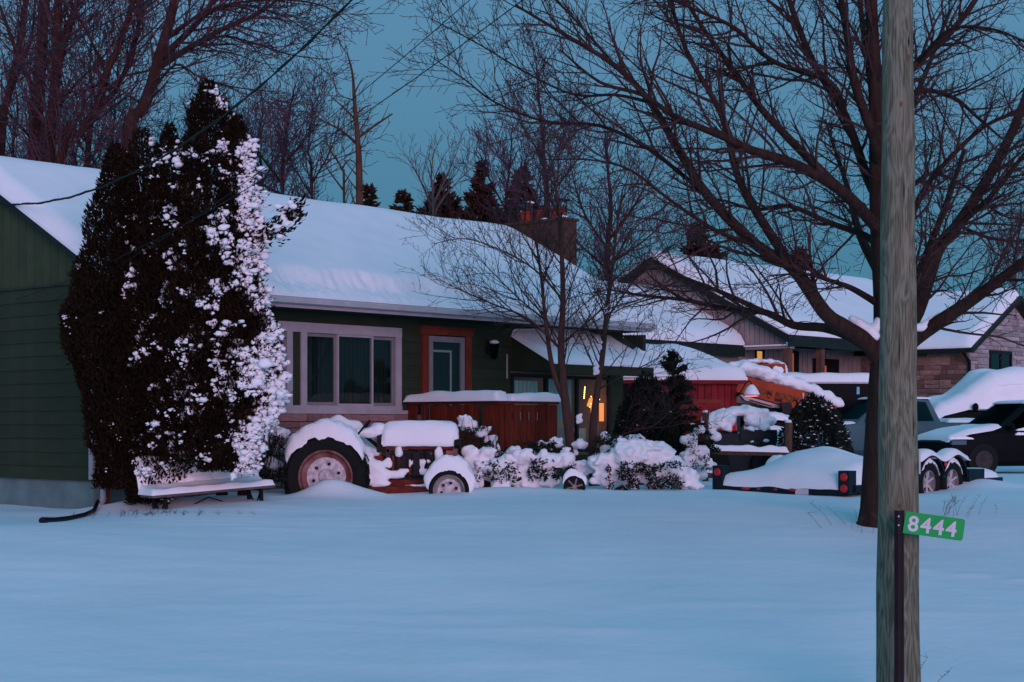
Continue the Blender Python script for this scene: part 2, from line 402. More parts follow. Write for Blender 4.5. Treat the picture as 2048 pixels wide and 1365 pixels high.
# pink stone veneer, stone by stone
hb('stone_backing', MORTAR, (0.76, 6.68, -0.045, 0.02, -0.2, 1.375))
def stone_mesh(name, m, seed):
    r = random.Random(seed); bm = bmesh.new(); bmesh.ops.create_cube(bm, size=1)
    bmesh.ops.bevel(bm, geom=bm.edges[:], offset=0.045, segments=1, affect='EDGES')
    for v in bm.verts:
        if v.co.y < -0.3: v.co.y += r.uniform(-0.22, 0.12)
    me = bpy.data.meshes.new(name); bm.to_mesh(me); bm.free(); me.materials.append(m); return me
SM = [stone_mesh('stone', STONEP, k) for k in range(5)]
rg = random.Random(3)
def lay(parent, meshes, x0, x1, courses, y, dep, wmin, wmax, rg, clip=None, axis='x', gap=0.012, name='stone', split=True):
    """courses: list of (z0,z1); stones laid along axis x (or y) at depth y"""
    for z0, z1 in courses:
        x = x0 + 0.0
        while x < x1 - 0.04:
            w_ = rg.uniform(wmin, wmax); xe = min(x + w_, x1)
            if x1 - xe < wmin * 0.5: xe = x1
            cells = [(x, xe, z0, z1)]
            if split and rg.random() < 0.35 and z1 - z0 > 0.15:
                zm = (z0 + z1) / 2; cells = [(x, xe, z0, zm), (x, xe, zm, z1)]
            for a, b, c, d in cells:
                if clip and not clip((a + b) / 2, (c + d) / 2, a, b, c, d): continue
                o = link_mesh(name, rg.choice(meshes), parent)
                if axis == 'x':
                    o.location = ((a + b) / 2, y, (c + d) / 2)
                else:
                    o.location = (y, (a + b) / 2, (c + d) / 2); o.rotation_euler = (0, 0, -math.pi / 2)
                o.scale = (b - a - gap, dep, d - c - gap)
            x = xe
cz = [1.375]
while cz[-1] > 0.1: cz.append(cz[-1] - rg.choice([0.13, 0.19, 0.21]))
lay(house, SM, 0.76, 6.68, [(b, a) for a, b in zip(cz, cz[1:])], -0.06, 0.07, 0.28, 0.72, rg)
# roof
def roof_shell(k0, k1, t0, tr, t1, z0, sl, th=0.11):
    zr = z0 + sl * tr; ze = z0 + sl * t0; zb = zr - sl * (t1 - tr)
    mb = MB(); mb.prism([(t0, ze), (tr, zr), (t1, zb), (t1, zb - th), (tr, zr - th), (t0, ze - th)], 'x', k0, k1); return mb
recalc(roof_shell(-0.16, LEN + 0.12, -0.70, RT, DEP + 0.70, Z0, SL).build('roof', ASPH, house))
def roofsnow(name, parent, k0, k1, t0, tr, z0, sl, H, edge=0.35, seed=0, nu=120, nv=60, scarp=0.0, clip=None):
    def base(u, v):
        k = k0 + (k1 - k0) * u; t = t0 + (tr * 2 - t0 * 2) * v
        return Vector((k, t, z0 + sl * (t if t < tr else 2 * tr - t)))
    def h(u, v):
        k = k0 + (k1 - k0) * u; t = t0 + (2 * tr - 2 * t0) * v
        e = min(k - k0, k1 - k); et = min(t - t0, 2 * tr - t0 - t)
        hh = H * (1 + 0.13 * nz(k * 0.45 + seed, t * 0.5, seed)) + 0.010 * nz(k * 1.7, t * 1.7, seed + 5)
        if abs(t - tr) < 0.5: hh -= sl * 0.18 * (1 - abs(t - tr) / 0.5) ** 2     # soft ridge
        sc_ = 1.0
        if scarp and et < 0.75:
            q = smooth(0.28, 0.55, et + 0.16 * nz(k * 1.3, 0, 9) + 0.05 * nz(k * 6.0, t * 9, 2))
            amp = scarp * smooth(2.6, 3.3, k) * (1 - smooth(7.3, 8.6, k))
            sc_ = 1 - amp * (1 - q); hh += amp * (0.10 * nz(k * 4, t * 9, 3) + 0.10 * nz(k * 9, t * 14, 5)) * (1 - q) * 2
        return max(0.012, hh * rnd_edge(e, edge * 0.5) * (0.22 + 0.78 * rnd_edge(et, edge)) * sc_) if e > 1e-4 else 0.05
    mb = MB(); mb.slab(base, h, nu, nv, low=-0.004)
    return mb.build(name, SNOW, parent, True, 60)
roofsnow('roof_snow', house, -0.20, LEN + 0.16, -0.74, RT, Z0, SL, 0.29, 0.55, 1.0, 300, 150, scarp=0.7)
gt = MB(); gt.prism([(-0.702, 3.20), (-0.80, 3.185), (-0.815, 3.17), (-0.80, 3.10), (-0.77, 3.085), (-0.702, 3.085)], 'x', -0.14, LEN + 0.08)
recalc(gt.build('gutter', ALU, house))
hb('fascia', WHITE, (-0.14, LEN + 0.08, -0.70, -0.67, 3.03, 3.084))
for s_ in (-1, 1):
    rk = MB()
    a_, b_ = ((-0.70, RT) if s_ < 0 else (RT, DEP + 0.70))
    za, zb = (Z0 - SL * 0.70, Z0 + SL * RT) if s_ < 0 else (Z0 + SL * RT, Z0 - SL * 0.70)
    rk.prism([(a_, za - 0.004), (b_, zb - 0.004), (b_, zb - 0.11), (a_, za - 0.11)], 'x', -0.175, -0.163)
    recalc(rk.build('rake_trim', DARKT, house))
ret = MB(); ret.prism([(-0.56, 2.98), (-0.02, 2.98), (-0.02, 3.0), (-0.56, 2.66)], 'x', LEN - 0.05, LEN + 0.05); recalc(ret.build('eave_return', GREEN, house))
# picture window assembly
win = hb('window', WHITE, (1.35, 6.18, -0.075, -0.02, 2.70, 2.86), (1.25, 6.30, -0.11, -0.02, 1.375, 1.44), (1.35, 6.18, -0.085, -0.02, 1.44, 1.51),
         (6.05, 6.178, -0.07, -0.02, 1.51, 2.70), (3.90, 4.02, -0.07, -0.02, 1.51, 2.70), (3.60, 3.72, -0.07, -0.02, 1.51, 2.70), (1.352, 1.47, -0.07, -0.02, 1.51, 2.70))
hb('green_panel', GREEN, (3.722, 3.898, -0.04, 0.02, 1.511, 2.699), parent=win)
def sash(x0, x1, z0, z1, y, fw, m=GREYFR):
    hb('sash', m, (x0, x1, y, y + 0.035, z1 - fw, z1), (x0, x1, y, y + 0.035, z0, z0 + fw), (x0, x0 + fw, y, y + 0.035, z0 + fw, z1 - fw), (x1 - fw, x1, y, y + 0.035, z0 + fw, z1 - fw), parent=win)
    hb('pane', GLASS, (x0 + fw, x1 - fw, y + 0.014, y + 0.02, z0 + fw, z1 - fw), parent=win)
sash(4.022, 4.72, 1.512, 2.698, -0.015, 0.055)
sash(4.70, 5.52, 1.512, 2.698, -0.055, 0.035, WHITE)
sash(5.50, 6.048, 1.512, 2.698, -0.015, 0.055)
sash(1.472, 2.5, 1.512, 2.698, -0.015, 0.055); sash(2.48, 3.598, 1.512, 2.698, -0.03, 0.06)
def curtain(x0, x1, z0, z1, y, m, amp=0.02, per=0.09, parent=win):
    n = int((x1 - x0) / per * 6)
    mb = MB(); mb.grid(lambda u, v: Vector((x0 + (x1 - x0) * u, y + amp * math.sin(u * (x1 - x0) / per * 2 * math.pi) * (0.6 + 0.4 * nz(u * 9, v * 2)), z0 + (z1 - z0) * v)), n, 4)
    return mb.build('curtain', m, parent, True, None)
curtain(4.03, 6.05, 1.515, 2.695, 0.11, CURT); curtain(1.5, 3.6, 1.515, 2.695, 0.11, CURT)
# door
door = hb('door', REDT, (6.69, 6.84, -0.075, 0.02, 0.6, 2.78), (7.79, 7.94, -0.075, 0.02, 0.6, 2.78), (6.65, 7.98, -0.085, 0.02, 2.78, 2.90), (6.63, 8.0, -0.12, -0.02, 2.90, 2.93))
hb('storm_door', GREYFR, (6.86, 6.96, -0.06, -0.02, 0.62, 2.76), (7.67, 7.77, -0.06, -0.02, 0.62, 2.76), (6.96, 7.67, -0.06, -0.02, 2.66, 2.76), (6.96, 7.67, -0.06, -0.02, 0.62, 0.80), parent=door)
hb('pane', GLASS, (6.96, 7.67, -0.045, -0.038, 0.80, 2.66), parent=door)
hb('inner_door', WHITE, (7.42, 7.46, -0.034, -0.02, 0.82, 2.48), (6.97, 7.46, -0.034, -0.02, 2.48, 2.52), parent=door)
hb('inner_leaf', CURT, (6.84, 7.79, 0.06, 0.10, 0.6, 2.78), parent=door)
hb('handle', DARKM, (6.885, 6.92, -0.10, -0.06, 1.55, 1.68), parent=door)
# wall lantern beside the door
lan = hb('wall_lantern', DARKM, (8.35, 8.47, -0.03, -0.012, 2.45, 2.75), (8.39, 8.43, -0.18, -0.03, 2.66, 2.69))
lm = MB(); lm.lathe([(0.02, 2.72), (0.10, 2.64), (0.085, 2.63), (0.065, 2.42), (0.0, 2.38)], 8, 'z', (8.41, -0.19, 0)); lm.build('lantern_glass', CARGL, lan)
lm = MB(); lm.blob((8.41, -0.19, 2.70), 0.085, 2, (1, 1, 0.5)); lm.build('lantern_snow', SNOW, lan, True)
# sunroom windows under the canopy
sw = hb('sunroom_window', DARKT, (9.05, 12.02, -0.05, 0.01, 2.08, 2.14), (9.05, 12.02, -0.05, 0.01, 0.66, 0.74), (9.05, 9.12, -0.05, 0.01, 0.74, 2.08), (11.95, 12.02, -0.05, 0.01, 0.74, 2.08),
        (10.02, 10.10, -0.055, 0.012, 0.74, 2.08), (10.95, 11.01, -0.055, 0.012, 0.74, 2.08))
for a, b in ((9.12, 10.02), (10.10, 10.95), (11.01, 11.95)):
    hb('pane', GLASS, (a, b, -0.022, -0.016, 0.74, 2.08), parent=sw)
curtain(9.14, 9.90, 0.75, 2.02, 0.05, PCURT, 0.02, 0.11, sw); curtain(10.14, 10.93, 1.25, 2.06, 0.07, PCURT, 0.012, 0.2, sw)
hb('room_lining', INTW, (9.0, 12.15, 1.22, 1.28, 0.36, 3.0), (9.01, 12.1, 0.05, 1.22, 0.60, 0.64), (12.02, 12.14, 0.04, 1.22, 0.64, 3.0), (9.01, 12.02, 0.04, 1.22, 2.16, 2.2), parent=sw)
hb('sofa', PCURT, (10.15, 11.85, 0.45, 0.95, 0.64, 1.12), (10.15, 11.85, 0.85, 1.05, 1.12, 1.25), parent=sw)
BULB = mat('warm_bulb', (0.9, 0.6, 0.3), 0.5, 0.05, 3, emit=(1.0, 0.36, 0.09), estr=9)
GLOWP = mat('lamp_shade_lit', (0.5, 0.25, 0.12), 0.7, 0.2, 7, emit=(1.0, 0.24, 0.06), estr=1.4)
rg = random.Random(11)
for i in range(22):
    f_ = i / 21
    q = Vector((11.36 - 0.10 * f_, 0.08, 1.93 - 0.75 * f_)) if i < 7 else Vector((11.62 + rg.uniform(0, 0.26), 0.08 + rg.uniform(0, .1), 1.76 - rg.uniform(0, 0.22)))
    bm_ = MB(); bm_.blob(q, 0.013, 1, jit=0); bm_.build('string_bulb', BULB, sw)
hb('lit_lamp', GLOWP, (11.86, 11.93, 0.06, 0.12, 1.26, 1.62), parent=sw)
lm = MB(); lm.lathe([(0.05, 1.72), (0.10, 1.56), (0.02, 1.56), (0.02, 0.9)], 12, 'z', (11.72, 0.20, 0)); lm.build('table_lamp', GLOWP, sw, True)
pl = bpy.data.lights.new('sunroom_lamp', 'POINT'); pl.energy = 1.6; pl.color = (1, 0.42, 0.15); pl.shadow_soft_size = 0.08
plo = bpy.data.objects.new('sunroom_lamp', pl); C.objects.link(plo); plo.parent = sw; plo.location = (11.6, 0.35, 1.6)
# canopy over the sunroom windows
cn = MB(); cn.prism([(0.0, 2.84), (-1.03, 2.31), (-1.03, 2.13), (-0.99, 2.13), (-0.99, 2.20), (0.0, 2.20)], 'x', 9.07, 12.13)
cn = recalc(cn.build('canopy', GREEN, house))
def cb(u, v): return Vector((9.05 + 3.10 * u, -1.06 + 1.05 * v, 2.845 - 0.515 * (1.06 - 1.05 * v)))
cs = MB(); cs.slab(cb, lambda u, v: 0.13 * (1 + 0.5 * nz(u * 4, v * 2, 7)) * rnd_edge(min(u, 1 - u) * 3.1, 0.15) * (0.3 + 0.7 * rnd_edge(v, 0.25)) + 0.07 * smooth(0.4, 1, v) * math.sin(math.pi * u) + 0.006, 50, 20, low=-0.004)
cs.build('canopy_snow', SNOW, cn, True, 60)
hb('siding_seam', ALU, (8.92, 8.94, -0.05, -0.03, 2.05, 2.5))
# chimney on the far gable end
ch = hb('chimney', CHIM, (LEN + 0.10, LEN + 0.50, 1.60, 3.26, -0.3, 5.46))
hb('chimney_crown', CHIM, (LEN + 0.06, LEN + 0.54, 1.56, 3.30, 5.462, 5.52), parent=ch)
for k, (tt, r_) in enumerate(((1.95, 0.16), (2.45, 0.10), (2.85, 0.13))):
    pm = MB(); pm.lathe([(r_, 5.52), (r_ * 0.95, 5.70), (r_ * 1.08, 5.71), (r_ * 1.08, 5.75), (r_ * 0.7, 5.75), (r_ * 0.7, 5.6)], 10, 'z', (LEN + 0.3, tt, 0)); pt = pm.build('flue_pot', CLAY, ch)
    if k != 1:
        pm = MB(); pm.box(LEN + 0.12, LEN + 0.48, tt - 0.18, tt + 0.18, 5.90, 5.93)
        for dx in (-0.14, 0.14):
            for dy in (-0.12, 0.12): pm.box(LEN + 0.29 + dx, LEN + 0.31 + dx, tt + dy, tt + dy + 0.02, 5.52, 5.90)
        pm.build('flue_cap', DARKM, ch)
snow_blobs('chimney_snow', ch, [((LEN + 0.2, 1.75, 5.53), 0.10, (1, 1.6, .6)), ((LEN + 0.2, 2.25, 5.53), 0.08, (1, 1.6, .5)), ((LEN + 0.3, 2.75, 5.94), 0.10, (1, 1.4, .4)), ((LEN + 0.25, 3.05, 5.53), 0.06, (1, 1.6, .5))], 0.03)
# downspout and drain hose at the corner
ds = hb('downspout', REDT, (0.10, 0.17, -0.16, -0.09, 0.02, 0.42))
hb('spout_strap', WHITE, (0.09, 0.18, -0.165, -0.05, 0.36, 0.375), parent=ds)
hs = MB()
hp = [P(206, 975, 23.4), P(206, 1000, 23.2), P(198, 1014, 23.0)]
hs.tube(hp, [0.04, 0.042, 0.045], 8); tag(hs.build('drain_elbow', ALU, None, True), 'pale curved drain elbow beside the house corner', 'drain pipe')
hs = MB()
pts = []
for i, (px, py, dd) in enumerate([(196, 1008, 22.9), (188, 1022, 22.5), (170, 1034, 22.0), (140, 1046, 21.4), (110, 1055, 20.8), (84, 1064, 20.3)]):
    q = P(px, py, dd); q.z = ground(q.x, q.y) + (0.03 if i else 0.08); pts.append(q)
hs.tube(pts, [0.028, 0.03, 0.03, 0.03, 0.032, 0.045], 8); tag(hs.build('drain_hose', DARKM, None, True), 'black drain hose snaking over the snow from the house corner', 'hose')

# ------------------------------------------------------------------ red deck in front of the door
deck = thing('wooden_deck', 'red stained wooden deck railing with snow-capped top rails before the door', 'deck', A, ROT)
hb('deck_floor', REDW, (6.34, 7.95, -2.16, -0.13, 0.45, 0.50), parent=deck)
KX, TY = 6.30, -2.20
rg = random.Random(5)
def deck_board(x0, x1, y0, y1, z0, z1): hb('board', REDW, (x0, x1, y0, y1, z0, z1), parent=deck)
n1 = 20
for i in range(n1):
    a = TY + 0.05 + i * 2.05 / n1
    if i in (3, 15, 17): continue
    deck_board(KX - 0.012 * (i % 2), KX + 0.025, a, a + 2.05 / n1 - 0.012, -0.05, 1.53 - 0.01 * rg.random())
for i in range(13):
    a = KX + 0.06 + i * 0.108
    z1 = 1.53
    if i in (2, 4, 6, 8):
        deck_board(a, a + 0.098, TY - 0.012, TY + 0.015, -0.05, 1.27); deck_board(a, a + 0.05, TY - 0.010, TY + 0.013, 1.27, 1.40); deck_board(a, a + 0.098, TY - 0.011, TY + 0.014, 1.40, z1)
    else: deck_board(a, a + 0.098, TY - 0.012 * (i % 2), TY + 0.02, -0.05, z1)
hb('top_rail', REDW, (KX - 0.05, KX + 0.07, TY - 0.06, -0.13, 1.54, 1.58), parent=deck)
hb('top_rail', REDW, (KX + 0.072, KX + 1.50, TY - 0.06, TY + 0.07, 1.54, 1.58), parent=deck)
for (x, y) in ((KX + 0.03, TY + 0.03), (KX + 1.46, TY + 0.03), (KX + 0.03, -0.2)): hb('post', REDW, (x, x + 0.09, y, y + 0.09, -0.2, 1.535), parent=deck)
hb('lower_rail', REDW, (KX + 0.03, KX + 1.46, TY + 0.022, TY + 0.06, 0.35, 0.44), parent=deck)
def railsnow(x0, x1, y0, y1, z, H, name, bumps, along):
    def base(u, v): return Vector((x0 + (x1 - x0) * u, y0 + (y1 - y0) * v, z))
    def h(u, v):
        e1 = min(u, 1 - u) * (x1 - x0); e2 = min(v, 1 - v) * (y1 - y0); q = u if along == 'x' else v
        return H * (0.75 + 0.25 * nz(q * 5, 0, bumps) + 0.30 * smooth(0.0, 0.45, 1 - q if bumps == 2 else q)) * rnd_edge(min(e1, e2), 0.11) + 0.004
    mb = MB(); mb.slab(base, h, 40, 40, low=-0.003); return mb.build(name, SNOW, deck, True, 70)
railsnow(KX - 0.15, KX + 0.17, TY - 0.12, -0.11, 1.583, 0.17, 'rail_snow', 2, 'y')
railsnow(KX + 0.175, KX + 1.56, TY - 0.16, TY + 0.17, 1.583, 0.14, 'rail_snow', 3, 'x')

# ------------------------------------------------------------------ old tractor, nose to the right
tr = thing('tractor', 'old red farm tractor buried in snow in front of the picture window', 'tractor', (-2.73, 24.8, -0.07), 0.0)
def tb(name, m, *boxes, parent=tr, **kw): return hb(name, m, *boxes, parent=parent, **kw)
def wheel(parent, cx, cy, cz, Rr, wd, lugs, rimr, rimmat, dish, name='wheel'):
    wm = MB(); h_ = wd / 2
    wm.lathe([(rimr, -h_ * 0.8), (rimr * 1.15, -h_), (Rr * 0.93, -h_), (Rr * 0.985, -h_ * 0.7), (Rr * 0.985, h_ * 0.7), (Rr * 0.93, h_), (rimr * 1.15, h_), (rimr, h_ * 0.8)], 40, 'y', (cx, cy, cz))
    if lugs:
        for i in range(lugs):
            for sgn in (-1, 1):
                a = 2 * math.pi * (i + (0.5 if sgn > 0 else 0)) / lugs
                M = Matrix.Translation((cx, cy, cz)) @ Matrix.Rotation(-a, 4, 'Y') @ Matrix.Translation((Rr * 0.985, sgn * h_ * 0.48, 0)) @ Matrix.Rotation(sgn * 0.7, 4, 'X')
                wm.box(-0.045, 0.05, -h_ * 0.62, h_ * 0.62, -0.022, 0.022, M)
    wh = wm.build(name, TREAD, parent, True, 35)
    rm = MB(); rm.lathe([(rimr, -h_ * 0.82), (rimr * 0.93, -h_ * 0.85), (rimr * 0.90, -h_ * 0.2), (rimr * 0.72, -h_ * 0.05)], 36, 'y', (cx, cy, cz)); rm.build('rim', rimmat, wh, True, 50)
    dm = MB(); dm.lathe([(0.0, -h_ * 0.30), (rimr * 0.25, -h_ * 0.30), (rimr * 0.3, -h_ * 0.1), (rimr * 0.73, -h_ * 0.02), (rimr * 0.75, h_ * 0.1), (0, h_ * 0.1)], 28, 'y', (cx, cy, cz)); dm.build('wheel_disc', dish, wh, True, 50)
    bm_ = MB()
    for i in range(6):
        a = i * math.pi / 3 + 0.3; q = (cx + rimr * 0.48 * math.cos(a), cy - h_ * 0.10, cz + rimr * 0.48 * math.sin(a))
        bm_.box(q[0] - 0.02, q[0] + 0.02, q[1] - 0.03, q[1] + 0.02, q[2] - 0.02, q[2] + 0.02)
    bm_.build('wheel_bolts', DARKM, wh)
    return wh
def snow_arc(parent, cx, cy, cz, R0, th, wd, a0, a1, seed=0, name='wheel_snow'):
    """crescent of snow lying on a tyre or fender"""
    def base(u, v):
        a = a0 + (a1 - a0) * u; return Vector((cx + R0 * math.cos(a), cy - wd / 2 + wd * v, cz + R0 * math.sin(a)))
    mb = MB(); b0 = len(mb.v); nu, nv = 70, 14
    def top(u, v):
        a = a0 + (a1 - a0) * u; q = th * (0.25 + 0.75 * math.sin(math.pi * u) ** 0.8) * (0.15 + 0.85 * rnd_edge(min(v, 1 - v), 0.35)) * rnd_edge(min(u, 1 - u), 0.10) * (1 + 0.35 * nz(u * 4, v * 1.5, seed) + 0.22 * nz(u * 13, v * 3, seed))
        r_ = R0 + max(q, 0.0) - (max(0, 0.05 + 0.09 * nz(u * 7, seed * 3.3, 1) + 0.05 * nz(u * 19, seed, 4)) * (R0 / .6) * math.sin(math.pi * u) if v < 0.04 else 0); return Vector((cx + r_ * math.cos(a), cy - wd / 2 + wd * v, cz + r_ * math.sin(a) + 0.25 * q))
    mb.grid(top, nu, nv); mb.grid(lambda u, v: base(u, v) - Vector((0, 0, 0)), nu, nv)
    st = nv + 1; b1 = (nu + 1) * st
    for i in range(nu):
        for j in (0, nv): mb.f.append((i * st + j, (i + 1) * st + j, b1 + (i + 1) * st + j, b1 + i * st + j))
    return mb.build(name, SNOW, parent, True, 70)
SDISC = mat('snow_plastered_disc', (0.50, 0.48, 0.52), 0.8, 0.4, 13, 0.4, 20)
rw = wheel(tr, 0, -0.68, 0.50, 0.595, 0.30, 18, 0.40, RUST, SDISC); snow_arc(rw, 0, -0.66, 0.50, 0.60, 0.20, 0.40, math.radians(24), math.radians(160), 1)
rw = wheel(tr, 0, 0.68, 0.50, 0.595, 0.30, 18, 0.40, RUST, SDISC); snow_arc(rw, 0, 0.68, 0.50, 0.60, 0.20, 0.42, math.radians(10), math.radians(165), 2)
fw = wheel(tr, 1.80, -0.58, 0.295, 0.30, 0.17, 0, 0.235, RIMG, SDISC); snow_arc(fw, 1.80, -0.58, 0.295, 0.302, 0.16, 0.26, math.radians(-8), math.radians(178), 3)
fw = wheel(tr, 1.80, 0.58, 0.295, 0.30, 0.17, 0, 0.235, RIMG, SDISC); snow_arc(fw, 1.80, 0.58, 0.295, 0.302, 0.16, 0.26, math.radians(0), math.radians(178), 4)
for s_ in (-1, 1):
    fm = MB(); fm.lathe([(0.66, s_ * 0.46), (0.67, s_ * 0.82)], 16, 'y', (0, 0, 0.50), math.radians(20), math.radians(150)); fm.build('fender', TREDP, tr)
hm = MB(); prof = [(-0.24, 0.90), (-0.26, 1.0), (-0.22, 1.12), (-0.1, 1.18), (0.1, 1.18), (0.22, 1.12), (0.26, 1.0), (0.24, 0.90)]
hm.prism(prof, 'x', 0.84, 1.84); recalc(hm.build('hood', TREDP, tr, True, 30))
def hbse(u, v):
    x = 0.78 + 1.14 * u; y = -0.30 + 0.60 * v; return Vector((x, y, 1.19 - 0.55 * max(0, abs(y) - 0.13) * 1.0 - 0.10 * (abs(y) / 0.3) ** 6))
hs_ = MB(); hs_.slab(hbse, lambda u, v: 0.135 * (1 + 0.2 * nz(u * 4, v * 3, 2)) * rnd_edge(min(u * 1.14, (1 - u) * 1.14), 0.16) * (0.35 + 0.65 * rnd_edge(min(v, 1 - v) * 0.6, 0.2)), 40, 24, low=0.03)
hs_.build('hood_snow', SNOW, tr, True, 70)
# snow hanging down the near side of the hood
def hside(u, v):
    x = 0.80 + 1.08 * u; return Vector((x, -0.27 - 0.03 * (1 - v), 0.965 + 0.21 * v + (0.02 * nz(x * 6, 0) - 0.02) * (1 - v)))
hs_ = MB(); hs_.slab(hside, lambda u, v: 0.03 * rnd_edge(min(u, 1 - u), 0.1) * (0.3 + rnd_edge(v, 0.3)) + 0.002, 40, 10, up=Vector((0, -1, 0.25)).normalized()); recalc(hs_.build('hood_snow', SNOW, tr, True, 70))
gr = tb('grille', RUST, (1.845, 1.90, -0.24, 0.24, 0.55, 1.12), (1.74, 1.845, -0.25, -0.20, 0.55, 0.88))
hl = MB(); hl.lathe([(0.0, -0.07), (0.06, -0.06), (0.075, 0.0), (0.075, 0.03), (0.0, 0.03)], 12, 'x', (1.93, -0.30, 0.98)); hl.build('headlight', DARKM, gr, True)
hl = MB(); hl.lathe([(0.0, -0.07), (0.06, -0.06), (0.075, 0.0), (0.075, 0.03), (0.0, 0.03)], 12, 'x', (1.93, 0.30, 0.98)); hl.build('headlight', DARKM, gr, True)
en = tb('engine', DARKM, (0.90, 1.70, -0.17, 0.17, 0.42, 0.88), (1.0, 1.15, -0.26, -0.17, 0.60, 0.80), (1.25, 1.35, -0.27, -0.17, 0.50, 0.86), (1.45, 1.62, -0.24, -0.17, 0.45, 0.7), (0.95, 1.75, -0.22, -0.19, 0.83, 0.86))
for x in (1.02, 1.3, 1.42, 1.58):
    tm = MB(); tm.tube([Vector((x, -0.23, 0.88)), Vector((x + 0.03, -0.25, 0.7)), Vector((x - 0.02, -0.22, 0.5))], 0.02, 6); tm.build('pipe', TREDP if x < 1.1 else DARKM, en, True)
for k_ in range(9): tb('engine_fin', DARKM if k_ % 3 else TREDP, (0.93 + k_ * .085, 0.965 + k_ * .085, -0.215 - .02 * (k_ % 2), -0.172, 0.46 + .05 * (k_ % 3), 0.80 - .04 * (k_ % 4)), parent=en)
tb('chassis', TREDP, (0.28, 1.80, -0.20, 0.20, 0.18, 0.44)); tb('side_rail', TREDP, (0.55, 1.75, -0.34, -0.27, 0.10, 0.34))
tb('rear_housing', TREDP, (-0.25, 0.80, -0.28, 0.28, 0.35, 0.80), (-0.12, 0.12, -0.6, 0.6, 0.48, 0.66))
tb('front_axle', TREDP, (1.75, 1.86, -0.5, 0.5, 0.30, 0.40), (1.76, 1.84, -0.50, -0.42, 0.3, 0.62))
st = MB(); st.tube([Vector((0.80, 0, 0.85)), Vector((0.42, 0, 1.18))], 0.028, 8); st.build('steering_column', DARKM, tr, True)
M = Matrix.Translation((0.45, 0, 1.16)) @ Matrix.Rotation(math.radians(-52), 4, 'Y')
ring = [M @ Vector((0.21 * math.cos(a), 0.21 * math.sin(a), 0)) for a in [2 * math.pi * k / 24 for k in range(25)]]
st = MB(); st.tube(ring, 0.016, 6); st.build('steering_wheel', DARKM, tr, True)
tb('dash', DARKM, (0.70, 0.86, -0.2, 0.2, 0.85, 1.14))
st = MB(); st.blob((-0.05, 0, 0.95), 0.22, 2, (1, 1.1, 0.35)); st.build('seat', DARKM, tr, True)
st = MB(); st.tube([Vector((0.55, -0.24, 0.50)), Vector((1.2, -0.28, 0.50)), Vector((1.78, -0.40, 0.50))], 0.013, 6); st.build('steering_rod', DARKM, tr, True)
lumpy(snow_blobs('machine_snow', tr, [((0.60, -0.05, 1.15), 0.17, (1.5, 1.1, .5)), ((0.72, -0.02, 1.22), 0.13, (1.2, 1.3, .6)), ((0.45, -0.1, 0.82), 0.2, (1.5, 1.4, .8)), ((0.55, -0.25, 0.62), 0.20, (1.4, .8, .9)), ((0.75, -0.26, 0.52), 0.13, (1.3, .7, .8)), ((-0.1, 0, 1.08), 0.22, (1.2, 1.3, .7)), ((-0.35, 0.1, 0.95), 0.25, (1, 1.6, .9)),
                              ((1.04, -0.24, 0.86), 0.075, (.9, .9, 1.4)), ((1.38, -0.22, 0.70), 0.075, (2.0, .7, .9)), ((1.40, -0.24, 0.56), 0.07, (1.6, .7, .9)), ((0.98, -0.26, 0.52), 0.08, (2.2, .7, .8)), ((1.64, -0.26, 0.80), 0.07, (1, .8, 2.2)), ((1.55, -0.3, 0.36), 0.05, (4, 1, .5)), ((1.3, -0.31, 0.36), 0.04, (4, 1, .5)), ((1.20, -0.23, 0.68), 0.035, (.8, .7, 2.0)), ((0.88, -0.24, 0.70), 0.06, (1.2, .7, 1.3)), ((1.10, -0.26, 0.58), 0.06, (1.8, .7, .7)), ((1.52, -0.25, 0.55), 0.06, (1.4, .7, .8)), ((0.70, -0.3, 0.40), 0.10, (2.2, .7, .8)), ((0.40, -0.35, 0.45), 0.13, (1.6, .8, 1.0)), ((1.22, -0.2, 0.85), 0.03, (3, .6, .5)), ((1.5, -0.2, 0.84), 0.028, (3, .6, .5))], 0.018, 2), .05)

# ------------------------------------------------------------------ park bench under the cedars
pb = thing('park_bench', 'snow-covered park bench with iron legs under the snowy cedars', 'bench', ((-4.77 - 3.32) / 2, 22.4, 0.0), math.atan2(1.1, 1.45))
pb.rotation_euler[1] = math.radians(-3.2)
BL = 0.92
for i in range(4): tb('seat_slat', BENCHW, (-BL, BL, -0.02 + i * 0.105, 0.07 + i * 0.105, 0.27, 0.30), parent=pb)
for i in range(3):
    M = Matrix.Translation((0, 0.43, 0.36)) @ Matrix.Rotation(math.radians(-14), 4, 'X')
    mb = MB(); mb.box(-BL, BL, -0.012, 0.012, 0.02 + i * 0.125, 0.115 + i * 0.125, M); mb.build('back_slat', BENCHW, pb)
for x in (-0.72, 0.72):
    lg = tb('leg', DARKM, (x - 0.02, x + 0.02, 0.0, 0.05, -0.25, 0.27), (x - 0.02, x + 0.02, 0.36, 0.41, -0.25, 0.27), (x - 0.02, x + 0.02, 0.0, 0.41, 0.24, 0.268), parent=pb)
    lx = MB(); lx.tube([Vector((x, 0.03, -0.2)), Vector((x, 0.38, 0.24))], 0.012, 6); lx.tube([Vector((x, 0.03, 0.24)), Vector((x, 0.38, -0.2))], 0.012, 6); lx.tube([Vector((x, 0.40, 0.25)), Vector((x, 0.53, 0.76))], 0.018, 6); lx.build('leg_brace', DARKM, lg)
lx = MB(); lx.tube([Vector((-0.72, 0.2, -0.05)), Vector((0, 0.2, 0.2)), Vector((0.72, 0.2, -0.05))], 0.01, 6); lx.build('tie_rod', DARKM, pb)
